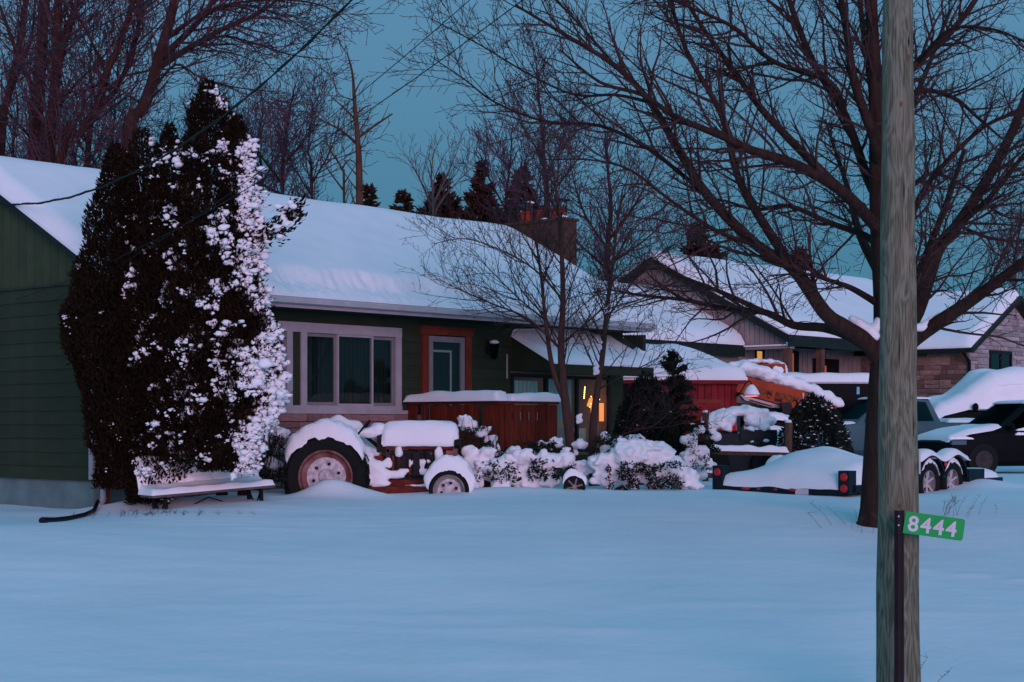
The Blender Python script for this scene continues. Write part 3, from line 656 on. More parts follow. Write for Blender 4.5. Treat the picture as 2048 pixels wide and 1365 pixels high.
sm = MB(); sm.slab(lambda u, v: Vector((-BL - 0.01 + (2 * BL + 0.02) * u, -0.03 + 0.46 * v, 0.302)), lambda u, v: (0.075 * (1 + 0.3 * nz(u * 7, v * 2, 4)) + 0.05 * smooth(0.6, 1, v)) * rnd_edge(min(min(u, 1 - u) * 1.86, v * 0.46), 0.05) + 0.004, 60, 16, low=-0.002)
sm.build('seat_snow', SNOW, pb, True, 70)
def bks(u, v):
    M = Matrix.Translation((0, 0.43, 0.36)) @ Matrix.Rotation(math.radians(-14), 4, 'X'); return M @ Vector((-BL + 2 * BL * u, -0.014, 0.40 * v))
def bkh(u, v):
    n_ = nz(u * 9, v * 3, 6) + 0.35; gap = 0.0 if abs((v * 0.40 - 0.005) % 0.125) < 0.012 and nz(u * 5, 0, 12) > 0.1 else 1
    return max(0.0, min(1, n_ * 4)) * gap * 0.035 * rnd_edge(min(min(u, 1 - u) * 4, min(v, 1 - v)), 0.15) - 0.001
sm = MB(); sm.slab(bks, bkh, 70, 26, up=Vector((0, -1, 0.2)).normalized(), low=0.002); recalc(sm.build('back_snow', SNOW, pb, True, 70))
sm = MB(); sm.slab(lambda u, v: bks(u, 1.0) + Vector((0, -0.03 + 0.08 * v, 0)), lambda u, v: 0.06 * rnd_edge(min(min(u, 1 - u) * 10, min(v, 1 - v)), 0.5) * (1 + 0.5 * nz(u * 8, 0, 3)) + 0.003, 50, 8, low=-0.001); sm.build('back_snow', SNOW, pb, True, 70)

# ------------------------------------------------------------------ snowy cedars at the corner of the house
def spray(mb, p, d, L, wd, rg):
    sd_ = d.cross(Vector((rg.uniform(-1, 1), rg.uniform(-1, 1), rg.uniform(-1, 1))))
    if sd_.length < 1e-4: return
    sd_.normalize(); b = len(mb.v)
    e = d * L
    mb.v.extend([p, p + e * 0.45 + sd_ * wd, p + e, p + e * 0.45 - sd_ * wd, p + e * 0.75 + sd_ * wd * 1.5, p + e * 0.7 - sd_ * wd * 1.5])
    mb.f.extend([(b, b + 1, b + 2, b + 3), (b, b + 4, b + 1), (b, b + 3, b + 5)])
def cedar(name_label, px, ytop, d, prof, n, nsnow, lean=0.0, seed=0, ybot=1000, snow_r=1.0, rightbias=1.0, face=.16):
    """prof: list of (pixel y, left x, right x) outline"""
    rg = random.Random(seed); base = P(px, ybot, d); base.z = ground(base.x, base.y) - 0.05
    t_ = thing('cedar_tree', name_label, 'tree', base, 0, 'cedars at the house corner')
    def outl(y):
        for (a, l0, r0), (b, l1, r1) in zip(prof, prof[1:]):
            if a <= y <= b: q = (y - a) / (b - a); return l0 + (l1 - l0) * q, r0 + (r1 - r0) * q
        return prof[-1][1:] if y > prof[-1][0] else prof[0][1:]
    s_ = F / d; fo = MB(); sn = MB()
    y0, y1 = prof[0][0], prof[-1][0]
    wts = []; rows = []
    for i in range(60):
        y = y0 + (y1 - y0) * (i + 0.5) / 60; l, r = outl(y); rows.append((y, l, r)); wts.append(max(r - l, 3) ** 1.0)
    def surf(rad, snow=False):
        y, l, r = rg.choices(rows, wts)[0]; y += rg.uniform(-1, 1) * (y1 - y0) / 120
        a = rg.uniform(0, 2 * math.pi); R_ = (r - l) / 2 / s_; cxp = (l + r) / 2
        lump = 1 + 0.32 * nz(math.cos(a) * 1.6 + seed, y * 0.018, math.sin(a) * 1.6)
        c = P(cxp, y, d)
        nrm = Vector((math.cos(a), math.sin(a), 0))
        dep = min(R_, 0.75)
        return c + Vector((nrm.x * R_ * rad * lump, nrm.y * dep * rad * lump, 0)) - base, nrm, lump
    for i in range(int(n * 3.8)):
        rad = 1.04 - 0.75 * rg.random() ** 2.4
        p, nrm, _ = surf(rad)
        dd = (nrm * rg.uniform(0.0, 0.75) + Vector((0, 0, 0.75)) + Vector((rg.gauss(0, .35), rg.gauss(0, .35), rg.gauss(0, .3)))).normalized()
        spray(fo, p, dd, rg.uniform(0.04, 0.11), rg.uniform(0.008, 0.016), rg)
    for i in range(int(nsnow * 1.5)):
        p, nrm, lump = surf(1.0)
        side = nrm.x * rightbias
        if nrm.y > 0.45: continue
        if rg.random() > face + (1 - face) * max(0, side) ** 1.2: continue
        g_ = nz(p.x * 3.0 + seed, p.y * 3, p.z * 2.4) + 0.5 * nz(p.x * 8, p.y * 8 + seed, p.z * 7)
        if g_ < 0.17 - 0.34 * max(side, 0): continue
        big = rg.random() ** (3.0 - 1.2 * max(0, min(1, side)))
        r_ = (0.010 + 0.048 * big) * snow_r
        p = p + nrm * 0.015
        k = 1 if r_ < 0.018 else rg.randint(3, 7)
        for q in range(k):
            off = Vector((rg.gauss(0, 1.1), rg.gauss(0, .6), rg.gauss(0, 1.0))) * r_ * (1.0 if q else 0)
            sn.blob(p + off, r_ * rg.uniform(0.35, 1.0), 1 if r_ < 0.034 else 2, (rg.uniform(.7, 1.5), rg.uniform(.7, 1.2), rg.uniform(.5, 1.0)), 0.38, rg.random() * 9)
            if rg.random() < .6:
                e_ = p + off + nrm * r_ * .5
                spray(fo, e_, (nrm + Vector((rg.gauss(0, .6), rg.gauss(0, .4), rg.gauss(.2, .6)))).normalized(), rg.uniform(.03, .09), .011, rg)
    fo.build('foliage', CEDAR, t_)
    so = sn.build('snow_clumps', SNOW, t_, True, None); so['kind'] = 'stuff'
    tk = MB(); c0 = P((prof[-1][1] + prof[-1][2]) / 2, y1, d); top = P(px, ytop + 20, d)
    tk.tube([Vector((c0.x - base.x, c0.y - base.y + 1.6, -0.1)), (c0 - base) * 0.5 + (top - base) * 0.5, top - base], [0.09, 0.06, 0.01], 8); tk.build('trunk', BARK, t_, True)
    return t_
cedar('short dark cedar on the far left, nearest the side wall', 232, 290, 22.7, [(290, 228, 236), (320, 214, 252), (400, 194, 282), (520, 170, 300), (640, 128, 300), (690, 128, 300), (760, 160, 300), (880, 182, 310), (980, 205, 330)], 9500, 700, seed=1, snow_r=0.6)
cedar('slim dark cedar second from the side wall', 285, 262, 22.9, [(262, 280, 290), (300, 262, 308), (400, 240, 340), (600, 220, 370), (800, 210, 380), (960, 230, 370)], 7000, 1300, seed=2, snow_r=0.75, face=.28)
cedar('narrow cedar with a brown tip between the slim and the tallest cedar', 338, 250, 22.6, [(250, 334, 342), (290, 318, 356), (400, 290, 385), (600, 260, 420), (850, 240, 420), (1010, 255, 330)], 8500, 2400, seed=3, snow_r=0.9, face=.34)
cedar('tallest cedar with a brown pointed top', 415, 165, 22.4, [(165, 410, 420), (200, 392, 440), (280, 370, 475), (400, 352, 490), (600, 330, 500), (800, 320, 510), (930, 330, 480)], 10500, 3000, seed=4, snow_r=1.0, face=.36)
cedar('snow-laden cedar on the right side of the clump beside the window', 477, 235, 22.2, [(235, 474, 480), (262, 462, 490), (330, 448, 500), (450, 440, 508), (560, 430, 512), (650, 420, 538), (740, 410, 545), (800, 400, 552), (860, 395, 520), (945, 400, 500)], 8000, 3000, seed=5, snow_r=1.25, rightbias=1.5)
# a bough bent out to the right with its load
bo = thing('cedar_bough', 'snow-loaded cedar bough bent out to the right over the roof edge', 'bough', P(495, 480, 22.2))
b0 = P(495, 480, 22.2); rg = random.Random(21); fo = MB(); bl = []
for i in range(520):
    q = rg.random(); c = P(490 + 108 * q, 482 - 62 * q + 10 * math.sin(q * 3), 22.15 - 0.1 * q) - b0
    p = c + Vector((rg.gauss(0, .05), rg.gauss(0, .08), rg.gauss(0, .09)))
    spray(fo, p, (Vector((0.7, 0, 0.5)) + Vector((rg.gauss(0, .4), rg.gauss(0, .4), rg.gauss(0, .4)))).normalized(), rg.uniform(.06, .13), 0.018, rg)
    if i % 11 == 0: bl.append((p + Vector((0, -.05, .03)), rg.uniform(.022, .06), (1.2, 1, .8)))
fo.build('foliage', CEDAR, bo); snow_blobs('snow', bo, bl, 0.018, 3)
tk = MB(); tk.tube([Vector((-0.3, 0.1, -0.1)), P(540, 462, 22.15) - b0, P(590, 422, 22.1) - b0], [.025, .018, .006], 6); tk.build('stem', BARK, bo)
for k, (px, py, rr) in enumerate([(486, 335, 17), (488, 390, 20), (505, 560, 26), (500, 520, 20), (545, 790, 24), (530, 830, 20), (405, 462, 18), (335, 465, 13), (290, 880, 18), (275, 1010, 12), (515, 700, 18), (500, 790, 20), (520, 655, 18), (470, 760, 16), (450, 850, 18), (330, 560, 13)]):
    pass

def perp(d, rg):
    v = Vector((rg.gauss(0, 1), rg.gauss(0, 1), rg.gauss(0, 1))); v = v - d * v.dot(d)
    return v.normalized() if v.length > 1e-5 else Vector((1, 0, 0))
# ------------------------------------------------------------------ garden shrubs under snow
def snowy_shrub(label, d, blobs, leaves, leafbox, seed, name='snowy_shrub', voxel=0.035, twigs=0, lsize=0.05, group='snowed-in garden shrubs'):
    rg = random.Random(seed)
    cx = sum(b[0] for b in blobs) / len(blobs); base = P(cx, 985, d); base.z = ground(base.x, base.y) - 0.05
    t_ = thing(name, label, 'shrub', base, 0, group)
    bl = []
    for b in blobs:
        x, y, r = b[:3]; dd = d + (b[3] if len(b) > 3 else rg.uniform(-0.15, 0.25))
        q = P(x, y, dd) - base; bl.append((q, r * dd / F, (rg.uniform(1.0, 1.5), rg.uniform(0.9, 1.2), rg.uniform(0.65, 0.95))))
        for k in range(9):
            v = Vector((rg.gauss(0, 1), rg.gauss(-.6, .7), rg.gauss(.25, .8))).normalized()
            bl.append((q + v * r * dd / F * rg.uniform(.75, 1.15), r * dd / F * rg.uniform(.16, .42), (rg.uniform(.9, 1.7), 1, rg.uniform(.5, .9))))
    so = snow_blobs('snow', t_, bl, min(voxel, .024), 1)
    md = so.modifiers.new('lumps', 'DISPLACE'); md.texture = LUMPS; md.strength = .07; md.mid_level = .5; md.texture_coords = 'LOCAL'
    fo = MB(); x0, x1, y0, y1 = leafbox
    for i in range(leaves):
        x = rg.uniform(x0, x1); y = rg.uniform(y0, y1)
        p = P(x, y, d - rg.uniform(0.0, 0.35)) - base
        if p.z < 0.02: continue
        if nz(p.x * 5 + seed, p.z * 5, seed) < -0.08: continue
        dd = Vector((rg.gauss(0, 1), rg.gauss(-.4, .6), rg.gauss(.1, .8))).normalized()
        spray(fo, p, dd, rg.uniform(.6, 1.3) * lsize, lsize * 0.24, rg); spray(fo, p, perp(dd, rg), rg.uniform(.5, 1.0) * lsize, lsize * 0.2, rg)
    for i in range(twigs):
        x = rg.uniform(x0, x1); p = P(x, y1, d - 0.1) - base; q = P(x + rg.gauss(0, 14), y0 - rg.uniform(0, 22), d - 0.25) - base
        fo.tube([p, (p + q) / 2 + Vector((rg.gauss(0, .04), 0, 0)), q], [.006, .005, .003], 3)
    fo.build('foliage', LEAF, t_)
    return t_
snowy_shrub('dark twiggy shrub half hidden between bench and tractor rear wheel', 25.4, [(528, 880, 16), (555, 868, 22), (520, 905, 12), (560, 900, 14), (545, 930, 14)], 900, (500, 580, 870, 965), 1, twigs=30)
snowy_shrub('snow-heaped shrub right behind the tractor nose', 25.9, [(930, 838, 11), (938, 852, 16), (962, 866, 12), (982, 880, 11), (975, 858, 8)], 500, (918, 1000, 855, 905), 2, twigs=10)
snowy_shrub('dark leafy shrub before the deck boards', 26.0, [(985, 900, 14), (1010, 915, 12), (1090, 895, 14), (1115, 885, 12), (1070, 910, 12)], 1500, (975, 1110, 885, 940), 3, lsize=0.07, twigs=14)
snowy_shrub('low snow mound with dark leaves right of the tractor front wheel', 25.3, [(960, 930, 26), (990, 945, 26), (950, 965, 18), (1015, 925, 18), (1000, 970, 18), (975, 905, 14), (1035, 955, 20), (940, 905, 14)], 320, (940, 1040, 925, 965), 4, lsize=0.06)
snowy_shrub('snow mound in the middle with the small spoked wheel in front', 25.5, [(1060, 935, 24), (1095, 925, 24), (1060, 965, 18), (1130, 920, 20), (1095, 960, 20), (1030, 905, 15), (1165, 935, 18), (1045, 915, 18)], 420, (1040, 1150, 920, 960), 5, lsize=0.07)
snowy_shrub('broad rounded snow mound at the right end of the garden bed', 25.2, [(1210, 925, 26), (1255, 910, 30), (1300, 920, 32), (1340, 940, 30), (1260, 950, 26), (1210, 955, 22), (1310, 960, 22), (1370, 955, 26), (1390, 970, 14), (1275, 893, 18), (1330, 905, 20)], 1000, (1215, 1365, 925, 978), 6, lsize=0.06)
snowy_shrub('snow-draped arching shrub by the sunroom corner', 26.2, [(1240, 885, 14), (1215, 900, 12), (1270, 880, 16), (1210, 790 + 85, 9), (1195, 915, 10), (1160, 890, 12)], 700, (1180, 1290, 870, 930), 7, lsize=0.06)
snowy_shrub('snow-hung branches below the spruce beside the rail fence', 27.0, [(1380, 880, 14), (1395, 905, 18), (1375, 920, 20), (1400, 860, 9), (1410, 930, 14), (1398, 950, 14)], 500, (1365, 1420, 850, 945), 8, lsize=0.05)

def buried_wheel(label, px, py, d, r, hub, cap=True):
    q = P(px, py, d); t_ = thing('small_wheel', label, 'wheel', q, math.radians(-6))
    wm = MB(); wm.lathe([(r * 0.80, -.03), (r, -.035), (r, .035), (r * 0.80, .03), (r * .8, -.03)], 28, 'y'); wm.build('tyre', TREAD, t_, True, 40)
    wm = MB()
    for k in range(6):
        a = k * math.pi / 3 + 0.26; wm.tube([Vector((0, 0, 0)), Vector((r * .82 * math.cos(a), 0, r * .82 * math.sin(a)))], 0.014, 5)
    wm.build('spokes', RIMG, t_)
    wm = MB(); wm.lathe([(0, -.05), (hub, -.05), (hub, .05), (0, .05)], 12, 'y'); wm.build('hub', RIMG, t_)
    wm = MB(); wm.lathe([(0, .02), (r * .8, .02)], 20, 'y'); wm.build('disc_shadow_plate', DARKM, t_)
    if cap: snow_arc(t_, 0, 0, 0, r + 0.002, 0.07, 0.14, math.radians(8), math.radians(170), 6, 'snow_cap')
buried_wheel('small black spoked wheel half buried in the middle snow mound', 1149, 974, 24.55, 0.165, 0.035)
buried_wheel('small pale-hubbed wheel nearly hidden under the right snow mound', 1242, 990, 24.75, 0.13, 0.08, False)

# ------------------------------------------------------------------ trees without leaves
def grow(mb, p, d, L, r, lev, cfg, rg, root=None):
    n = max(2, int(L / cfg['seg'][lev])); st = L / n; pts = [p]; rads = [r]; q = p; dd = d.copy()
    rmin = cfg['rmin']
    for i in range(n):
        dd = (dd + Vector((rg.gauss(0, 1), rg.gauss(0, 1), rg.gauss(0, 1))) * cfg['wander'] + Vector((0, 0, cfg['up'][lev]))).normalized()
        q = q + dd * st; pts.append(q); rads.append(max(rmin, r * (1 - 0.75 * (i + 1) / n)))
    mb.tube(pts, rads, 4 if lev == 0 else 3, False)
    if lev + 1 < len(cfg['seg']): spawn(mb, pts, rads, lev + 1, cfg, rg, L, cfg['start'])
    elif cfg.get('bud'):
        e = pts[-1]; b = cfg['bud']
        mb.tube([e, e + dd * b * 2.2], [b, b * 0.3], 3, False)
def spawn(mb, pts, rads, lev, cfg, rg, L, start=0.2, spacing=None, center=None):
    """side branches along a polyline"""
    acc = 0.0; tot = sum((b - a).length for a, b in zip(pts, pts[1:])); sp_ = spacing or cfg['sp'][lev]
    nxt = tot * start + rg.random() * sp_
    for i, (a, b) in enumerate(zip(pts, pts[1:])):
        sl = (b - a).length
        while nxt <= acc + sl and sl > 1e-6:
            f_ = (nxt - acc) / sl; p = a.lerp(b, f_); d = (b - a).normalized(); fr = nxt / tot
            dirn = (d * cfg['fwd'] + perp(d, rg) * rg.uniform(.6, 1.1) + Vector((0, 0, cfg['lift'])))
            if center is not None:
                o = p - center; o.z *= 0.4
                if o.length > .2: dirn += o.normalized() * 0.35
            dirn.normalize()
            LL = cfg['len'][lev] * rg.uniform(.5, 1.25) * (1.15 - 0.6 * fr)
            rr = max(cfg['rmin'], min(rads[i] * 0.6, cfg['rad'][lev] * rg.uniform(.7, 1.2)))
            grow(mb, p, dirn, LL, rr, lev, cfg, rg)
            nxt += sp_ * rg.uniform(.5, 1.5)
        acc += sl
def smoothpts(pts, k=3):
    out = []
    for i in range(len(pts) - 1):
        p0 = pts[max(i - 1, 0)]; p1 = pts[i]; p2 = pts[i + 1]; p3 = pts[min(i + 2, len(pts) - 1)]
        for j in range(k):
            t = j / k; out.append(0.5 * ((2 * p1) + (p2 - p0) * t + (2 * p0 - 5 * p1 + 4 * p2 - p3) * t * t + (3 * p1 - p0 - 3 * p2 + p3) * t ** 3))
    out.append(pts[-1]); return out
def tree(name, label, d, limbs, cfg, bark, twig, seed, group=None, sides=8, wob=0.0):
    """limbs: list of (pixel polyline [(x,y) or (x,y,dd)], start radius m, end radius m, spawn?)"""
    rg = random.Random(seed); x, y = limbs[0][0][0][:2]; base = P(x, y, d)
    gz = ground(base.x, base.y) - 0.08
    base.z = gz
    t_ = thing(name, label, 'tree', base, 0, group)
    tk = MB(); tw = MB()
    for li, (pl_, r0, r1, go) in enumerate(limbs):
        pts = [P(q[0], q[1], d + (q[2] if len(q) > 2 else 0)) - base for q in pl_]
        if li == 0: pts[0].z = 0
        pts = smoothpts(pts, 4)
        if wob: pts = [p + Vector((rg.gauss(0, wob), rg.gauss(0, wob), rg.gauss(0, wob))) if 0 < i < len(pts) - 1 else p for i, p in enumerate(pts)]
        m = len(pts); rads = [r0 + (r1 - r0) * (i / (m - 1)) ** 0.8 for i in range(m)]
        if li == 0: rads[0] *= 1.25; rads[1] *= 1.06
        tk.tube(pts, rads, sides if r0 > 0.05 else 5)
        if go: spawn(tw, pts, rads, 0, cfg, rg, 1, go if go < 1 else 0.15, center=Vector((0, 0, pts[0].z)))
    tk.build('trunk', bark, t_, True, 60); tw.build('crown', twig, t_)
    return t_
CB = dict(seg=[.16, .12, .10], sp=[.125, .13, .12], len=[1.3, .48, .17], rad=[.020, .0085, .0045], rmin=.0032, wander=.13, up=[.03, .03, .04], fwd=.75, lift=.12, start=.12, bud=.006)
big_limbs = [
    ([(1766, 1045), (1768, 960), (1771, 850), (1774, 760), (1778, 690), (1776, 600), (1768, 500), (1762, 420), (1758, 330), (1755, 250), (1750, 150), (1745, 40), (1742, -120)], .30, .05, 0.55),
    ([(1772, 735), (1736, 687, -.1), (1690, 655, -.3), (1649, 625, -.5), (1587, 538, -.8), (1515, 492, -1.0), (1418, 395, -1.3), (1361, 307, -1.5), (1300, 205, -1.7), (1230, 132, -1.8), (1130, 70, -1.9), (1030, 10, -2.0)], .125, .012, .2),
    ([(1587, 538, -.8), (1520, 436, -.5), (1474, 349, -.3), (1443, 231, -.1), (1372, 100, .1), (1335, -20, .2)], .065, .02, .2),
    ([(1752, 705), (1700, 672, .3), (1649, 656, .6), (1587, 651, .9), (1530, 625, 1.1), (1454, 618, 1.4), (1367, 600, 1.6), (1290, 592, 1.7), (1220, 580, 1.8)], .085, .010, .3),
    ([(1530, 625, 1.1), (1460, 592, .9), (1380, 560, .7), (1318, 538, .5), (1260, 548, .4)], .045, .008, .2),
    ([(1752, 605), (1700, 575, -.4), (1655, 560, -.7), (1608, 548, -.9), (1540, 552, -1.1)], .05, .008, .2),
    ([(1762, 500), (1731, 472, .4), (1659, 446, .8), (1577, 412, 1.1), (1510, 420, 1.3), (1440, 400, 1.5), (1370, 405, 1.6)], .055, .008, .2),
    ([(1764, 470), (1746, 446, -.2), (1679, 379, -.6), (1587, 328, -1.0), (1505, 302, -1.2), (1454, 277, -1.4), (1402, 256, -1.6), (1346, 231, -1.8), (1285, 190, -2.0), (1200, 165, -2.1), (1120, 100, -2.2)], .09, .01, .2),
    ([(1679, 379, -.6), (1587, 287, -.3), (1520, 215, -.1), (1469, 144, .2), (1402, 51, .4), (1350, -40, .5)], .06, .02, .2),
    ([(1760, 400), (1736, 359, .3), (1690, 231, .6), (1628, 128, .9), (1587, 26, 1.1), (1560, -60, 1.2)], .07, .03, .2),
    ([(1757, 330), (1751, 287, -.3), (1710, 169, -.7), (1695, 77, -.9), (1679, -20, -1.1)], .075, .035, .2),
    ([(1755, 250), (1735, 120, .3), (1722, 20, .5), (1715, -60, .6)], .05, .03, .2),
    ([(1690, 231, .6), (1659, 164, .3), (1546, 123, 0), (1469, 56, -.3), (1392, 20, -.5), (1300, -20, -.6)], .045, .015, .2),
    ([(1418, 395, -1.3), (1300, 300, -1.2), (1200, 252, -1.1), (1090, 243, -1.0), (990, 205, -.9), (930, 160, -.8), (868, 118, -.8)], .030, .006, .15),
    ([(1300, 205, -1.7), (1230, 190, -1.5), (1150, 190, -1.3), (1060, 150, -1.1), (960, 90, -1.0), (862, 38, -.9)], .022, .006, .15),
    ([(1515, 492, -1.0), (1430, 460, -1.3), (1340, 400, -1.6), (1260, 340, -1.8), (1180, 320, -2.0), (1090, 320, -2.1)], .032, .006, .15),
    ([(1230, 132, -1.8), (1150, 40, -1.6), (1080, -30, -1.5)], .02, .01, .15),
    # right-hand side
    ([(1784, 720), (1833, 675, -.3), (1915, 620, -.6), (1987, 569, -.9), (2048, 523, -1.1), (2140, 450, -1.3)], .115, .04, .2),
    ([(1782, 700), (1833, 625, .3), (1874, 502, .6), (1915, 451, .8), (1977, 354, 1.0), (2028, 256, 1.2), (2060, 170, 1.3)], .11, .05, .15),
    ([(1874, 502, .6), (1930, 440, .3), (1985, 390, 0), (2048, 310, -.3), (2110, 240, -.5)], .05, .02, .15),
    ([(1764, 250), (1833, 185, -.3), (1905, 195, -.5), (1956, 236, -.7), (2003, 277, -.9)], .045, .012, .2),
    ([(1757, 220), (1833, 128, .4), (1890, 77, .6), (1941, 15, .8), (1980, -50, .9)], .06, .03, .15),
    ([(1915, 451, .8), (1980, 477, .9), (2048, 482, 1.0), (2120, 470, 1.1)], .03, .01, .15),
    ([(1775, 560), (1838, 400, -.3), (1890, 328, -.5), (1966, 256, -.7), (2048, 215, -.9), (2110, 170, -1)], .05, .012, .15),
    ([(1833, 128, .4), (1900, 60, -.2), (1990, 60, -.6), (2060, 90, -.9)], .03, .01, .15),
    ([(1766, 440), (1838, 360, .5), (1880, 350, .8), (1940, 380, 1.1), (2000, 430, 1.3), (2060, 440, 1.4)], .035, .01, .15),
    # towards and away from the lawn
    ([(1774, 640), (1830, 560, -1.2), (1880, 440, -2.2), (1930, 300, -3.0)], .08, .015, .2),
    ([(1768, 560), (1720, 470, 1.3), (1690, 360, 2.4), (1650, 240, 3.2)], .08, .015, .2),
    ([(1764, 430), (1790, 300, 1.2), (1850, 150, 2.2), (1900, 20, 3.0)], .07, .02, .2),
]
bt = tree('maple_tree', 'big bare spreading maple with a thick dark trunk behind the utility pole', 19.9, big_limbs, CB, BARK, TWIG, 42, sides=14)
bb = Vector(bt.location)
snow_blobs('crotch_snow', bt, [(P(x, y, 19.82) - bb, r, (1.2, 1.3, .9)) for x, y, r in ((1746, 672, .085), (1738, 664, .09), (1727, 655, .085), (1715, 646, .07), (1704, 638, .05), (1752, 655, .06), (1757, 640, .045))], .025, 3)
snow_blobs('limb_snow', bt, [(P(x, y, 19.5) - bb, r, (1.6, 1.2, .8)) for x, y, r in ((1842, 655, .07), (1854, 648, .06), (1868, 638, .05), (1880, 630, .035))], .02, 3)

CY = dict(seg=[.15, .11, .09], sp=[.10, .12, .12], len=[1.35, .42, .15], rad=[.013, .006, .004], rmin=.003, wander=.11, up=[.05, .03, .02], fwd=.6, lift=.30, start=.2, bud=.006)
y1 = tree('young_maple', 'young two-stemmed maple rising from the garden bed before the sunroom', 26.4, [
    ([(1143, 985), (1142, 900), (1130, 800), (1122, 700), (1126, 600), (1122, 480), (1114, 400), (1104, 320)], .105, .012, .35),
    ([(1131, 805), (1106, 740), (1092, 650, -.1), (1083, 560, -.2), (1072, 480, -.2), (1060, 400, -.3)], .055, .01, .25),
    ([(1122, 700), (1060, 640, -.4), (990, 610, -.7), (930, 585, -.9), (880, 560, -1)], .025, .005, .15),
    ([(1126, 600), (1070, 540, -.3), (1000, 500, -.5), (930, 478, -.6), (868, 488, -.7)], .022, .005, .15),
    ([(1122, 690), (1180, 640, -.4), (1230, 600, -.6), (1280, 585, -.8)], .02, .005, .15),
    ([(1090, 640), (1040, 600, .3), (980, 540, .5), (940, 500, .6)], .018, .005, .15)], CY, BARKY, TWIG, 8)
y2 = tree('young_maple', 'slender single-stemmed young maple leaning right beside the sunroom lights', 26.9, [
    ([(1188, 985), (1185, 880), (1192, 800), (1204, 720), (1214, 620), (1224, 540), (1236, 440), (1245, 380)], .085, .012, .35),
    ([(1196, 780), (1260, 745, -.4), (1310, 720, -.6), (1330, 700, -.7)], .016, .005, .2),
    ([(1212, 640), (1270, 560, .3), (1330, 500, .5), (1390, 480, .6)], .02, .005, .15),
    ([(1192, 905, -.5), (1250, 868, -.8), (1310, 850, -1.0), (1340, 820, -1.1)], .012, .006, .3)], CY, BARKY, TWIG, 9)
for t_, items in ((y1, [(1158, 835, 9), (1150, 900, 8), (1125, 905, 7)]), (y2, [(1192, 738, 9), (1212, 618, 5), (1200, 690, 6)])):
    bb = Vector(t_.location); [snow_blobs('snow_tuft', t_, [(P(x + dx, y + dy, bb.y - .05) - bb, r / 125 * f_, (1, .8, 1.1)) for dx, dy, f_ in ((0, 0, .7), (3, 6, .6), (-2, 9, .5), (4, -5, .4))], .012, 1) for x, y, r in items]

CF = dict(seg=[.4, .28, .2], sp=[.20, .23, .22], len=[2.2, .95, .42], rad=[.035, .017, .011], rmin=.0075, wander=.12, up=[.05, .05, .05], fwd=.75, lift=.16, start=.15, bud=.016)
GRP = 'bare trees behind the house'
tree('bare_tree', 'thick straight trunk at left behind the roof, left of the twin', 46, [
    ([(68, 420), (70, 320), (76, 200), (84, 80), (92, -60), (96, -200)], .24, .12, .3), ([(76, 200), (40, 120, 1), (10, 40, 1.5), (-30, -60, 2)], .09, .03, .2), ([(80, 150), (130, 60, -1), (160, -20, -1.5)], .08, .04, .2), ([(72, 290), (20, 230, -1), (-40, 180, -1)], .05, .02, .2)], CF, BARKF, TWIGF, 51, GRP)
tree('bare_tree', 'forked trunk at left behind the roof, right of the thick straight one', 44, [
    ([(98, 420), (98, 320), (106, 220), (111, 150), (115, 60), (117, -60)], .20, .10, .3), ([(111, 165), (128, 90), (150, 20), (168, -60)], .11, .06, .2), ([(106, 230), (150, 170, 1), (210, 110, 1.4), (240, 60, 1.6)], .05, .015, .2)], CF, BARKF, TWIGF, 52, GRP)
tree('bare_tree', 'leaning bare tree whose trunk bends right from behind the snowy roof', 43, [
    ([(105, 420), (122, 320), (160, 268), (193, 215), (212, 148), (237, 93), (267, 0), (280, -80)], .15, .06, .25), ([(205, 180), (235, 165, .5), (262, 120, .8), (275, 60, 1), (282, -20, 1.2)], .08, .04, .2), ([(212, 148), (182, 82, -.5), (150, 20, -1), (130, -40, -1.2)], .05, .02, .2)], CF, BARKF, TWIGF, 53, GRP)
tree('bare_tree', 'big bare tree with a rightward leaning trunk behind the cedars', 42, [
    ([(215, 430), (252, 308), (285, 220), (304, 167), (319, 111), (338, 48), (356, -30), (370, -120)], .20, .10, .25),
    ([(310, 140), (380, 95, -.5), (440, 62, -1), (520, 25, -1.4), (580, -20, -1.6)], .10, .03, .15), ([(325, 115), (400, 40, .5), (440, -20, .9)], .10, .05, .2), ([(322, 130), (430, 75, 1), (500, 85, 1.5), (580, 110, 1.8), (660, 120, 2)], .05, .012, .15),
    ([(300, 190), (350, 130, -.8), (400, 155, -1.2), (470, 175, -1.5), (560, 185, -1.8)], .045, .012, .15), ([(290, 215), (240, 180, .8), (200, 170, 1.2), (150, 190, 1.5)], .04, .015, .15), ([(330, 80), (420, 20, -1), (540, 0, -1.5), (640, 10, -1.8), (690, 40, -2)], .05, .012, .15), ([(395, 40, .5), (470, 10, .8), (560, 30, 1), (640, 80, 1.2)], .04, .01, .15)], CF, BARKF, TWIGF, 54, GRP)
tree('bare_tree', 'slender bare tree between the leaning trunk and the big cedar-side tree', 47, [
    ([(160, 430), (175, 320), (195, 225), (232, 180), (262, 110), (280, 40), (292, -60)], .10, .05, .2), ([(195, 225), (180, 130, 1), (190, 30, 1.5)], .05, .02, .2)], CF, BARKF, TWIGF, 55, GRP)
tree('bare_tree', 'leftmost bare tree at the edge of the picture', 49, [
    ([(-8, 430), (2, 300), (20, 180), (40, 80), (58, -40)], .15, .08, .2), ([(20, 180), (60, 90, 1), (70, 0, 1.4)], .06, .03, .2), ([(10, 240), (-40, 150, 1), (-60, 60, 1)], .06, .03, .2)], CF, BARKF, TWIGF, 56, GRP)
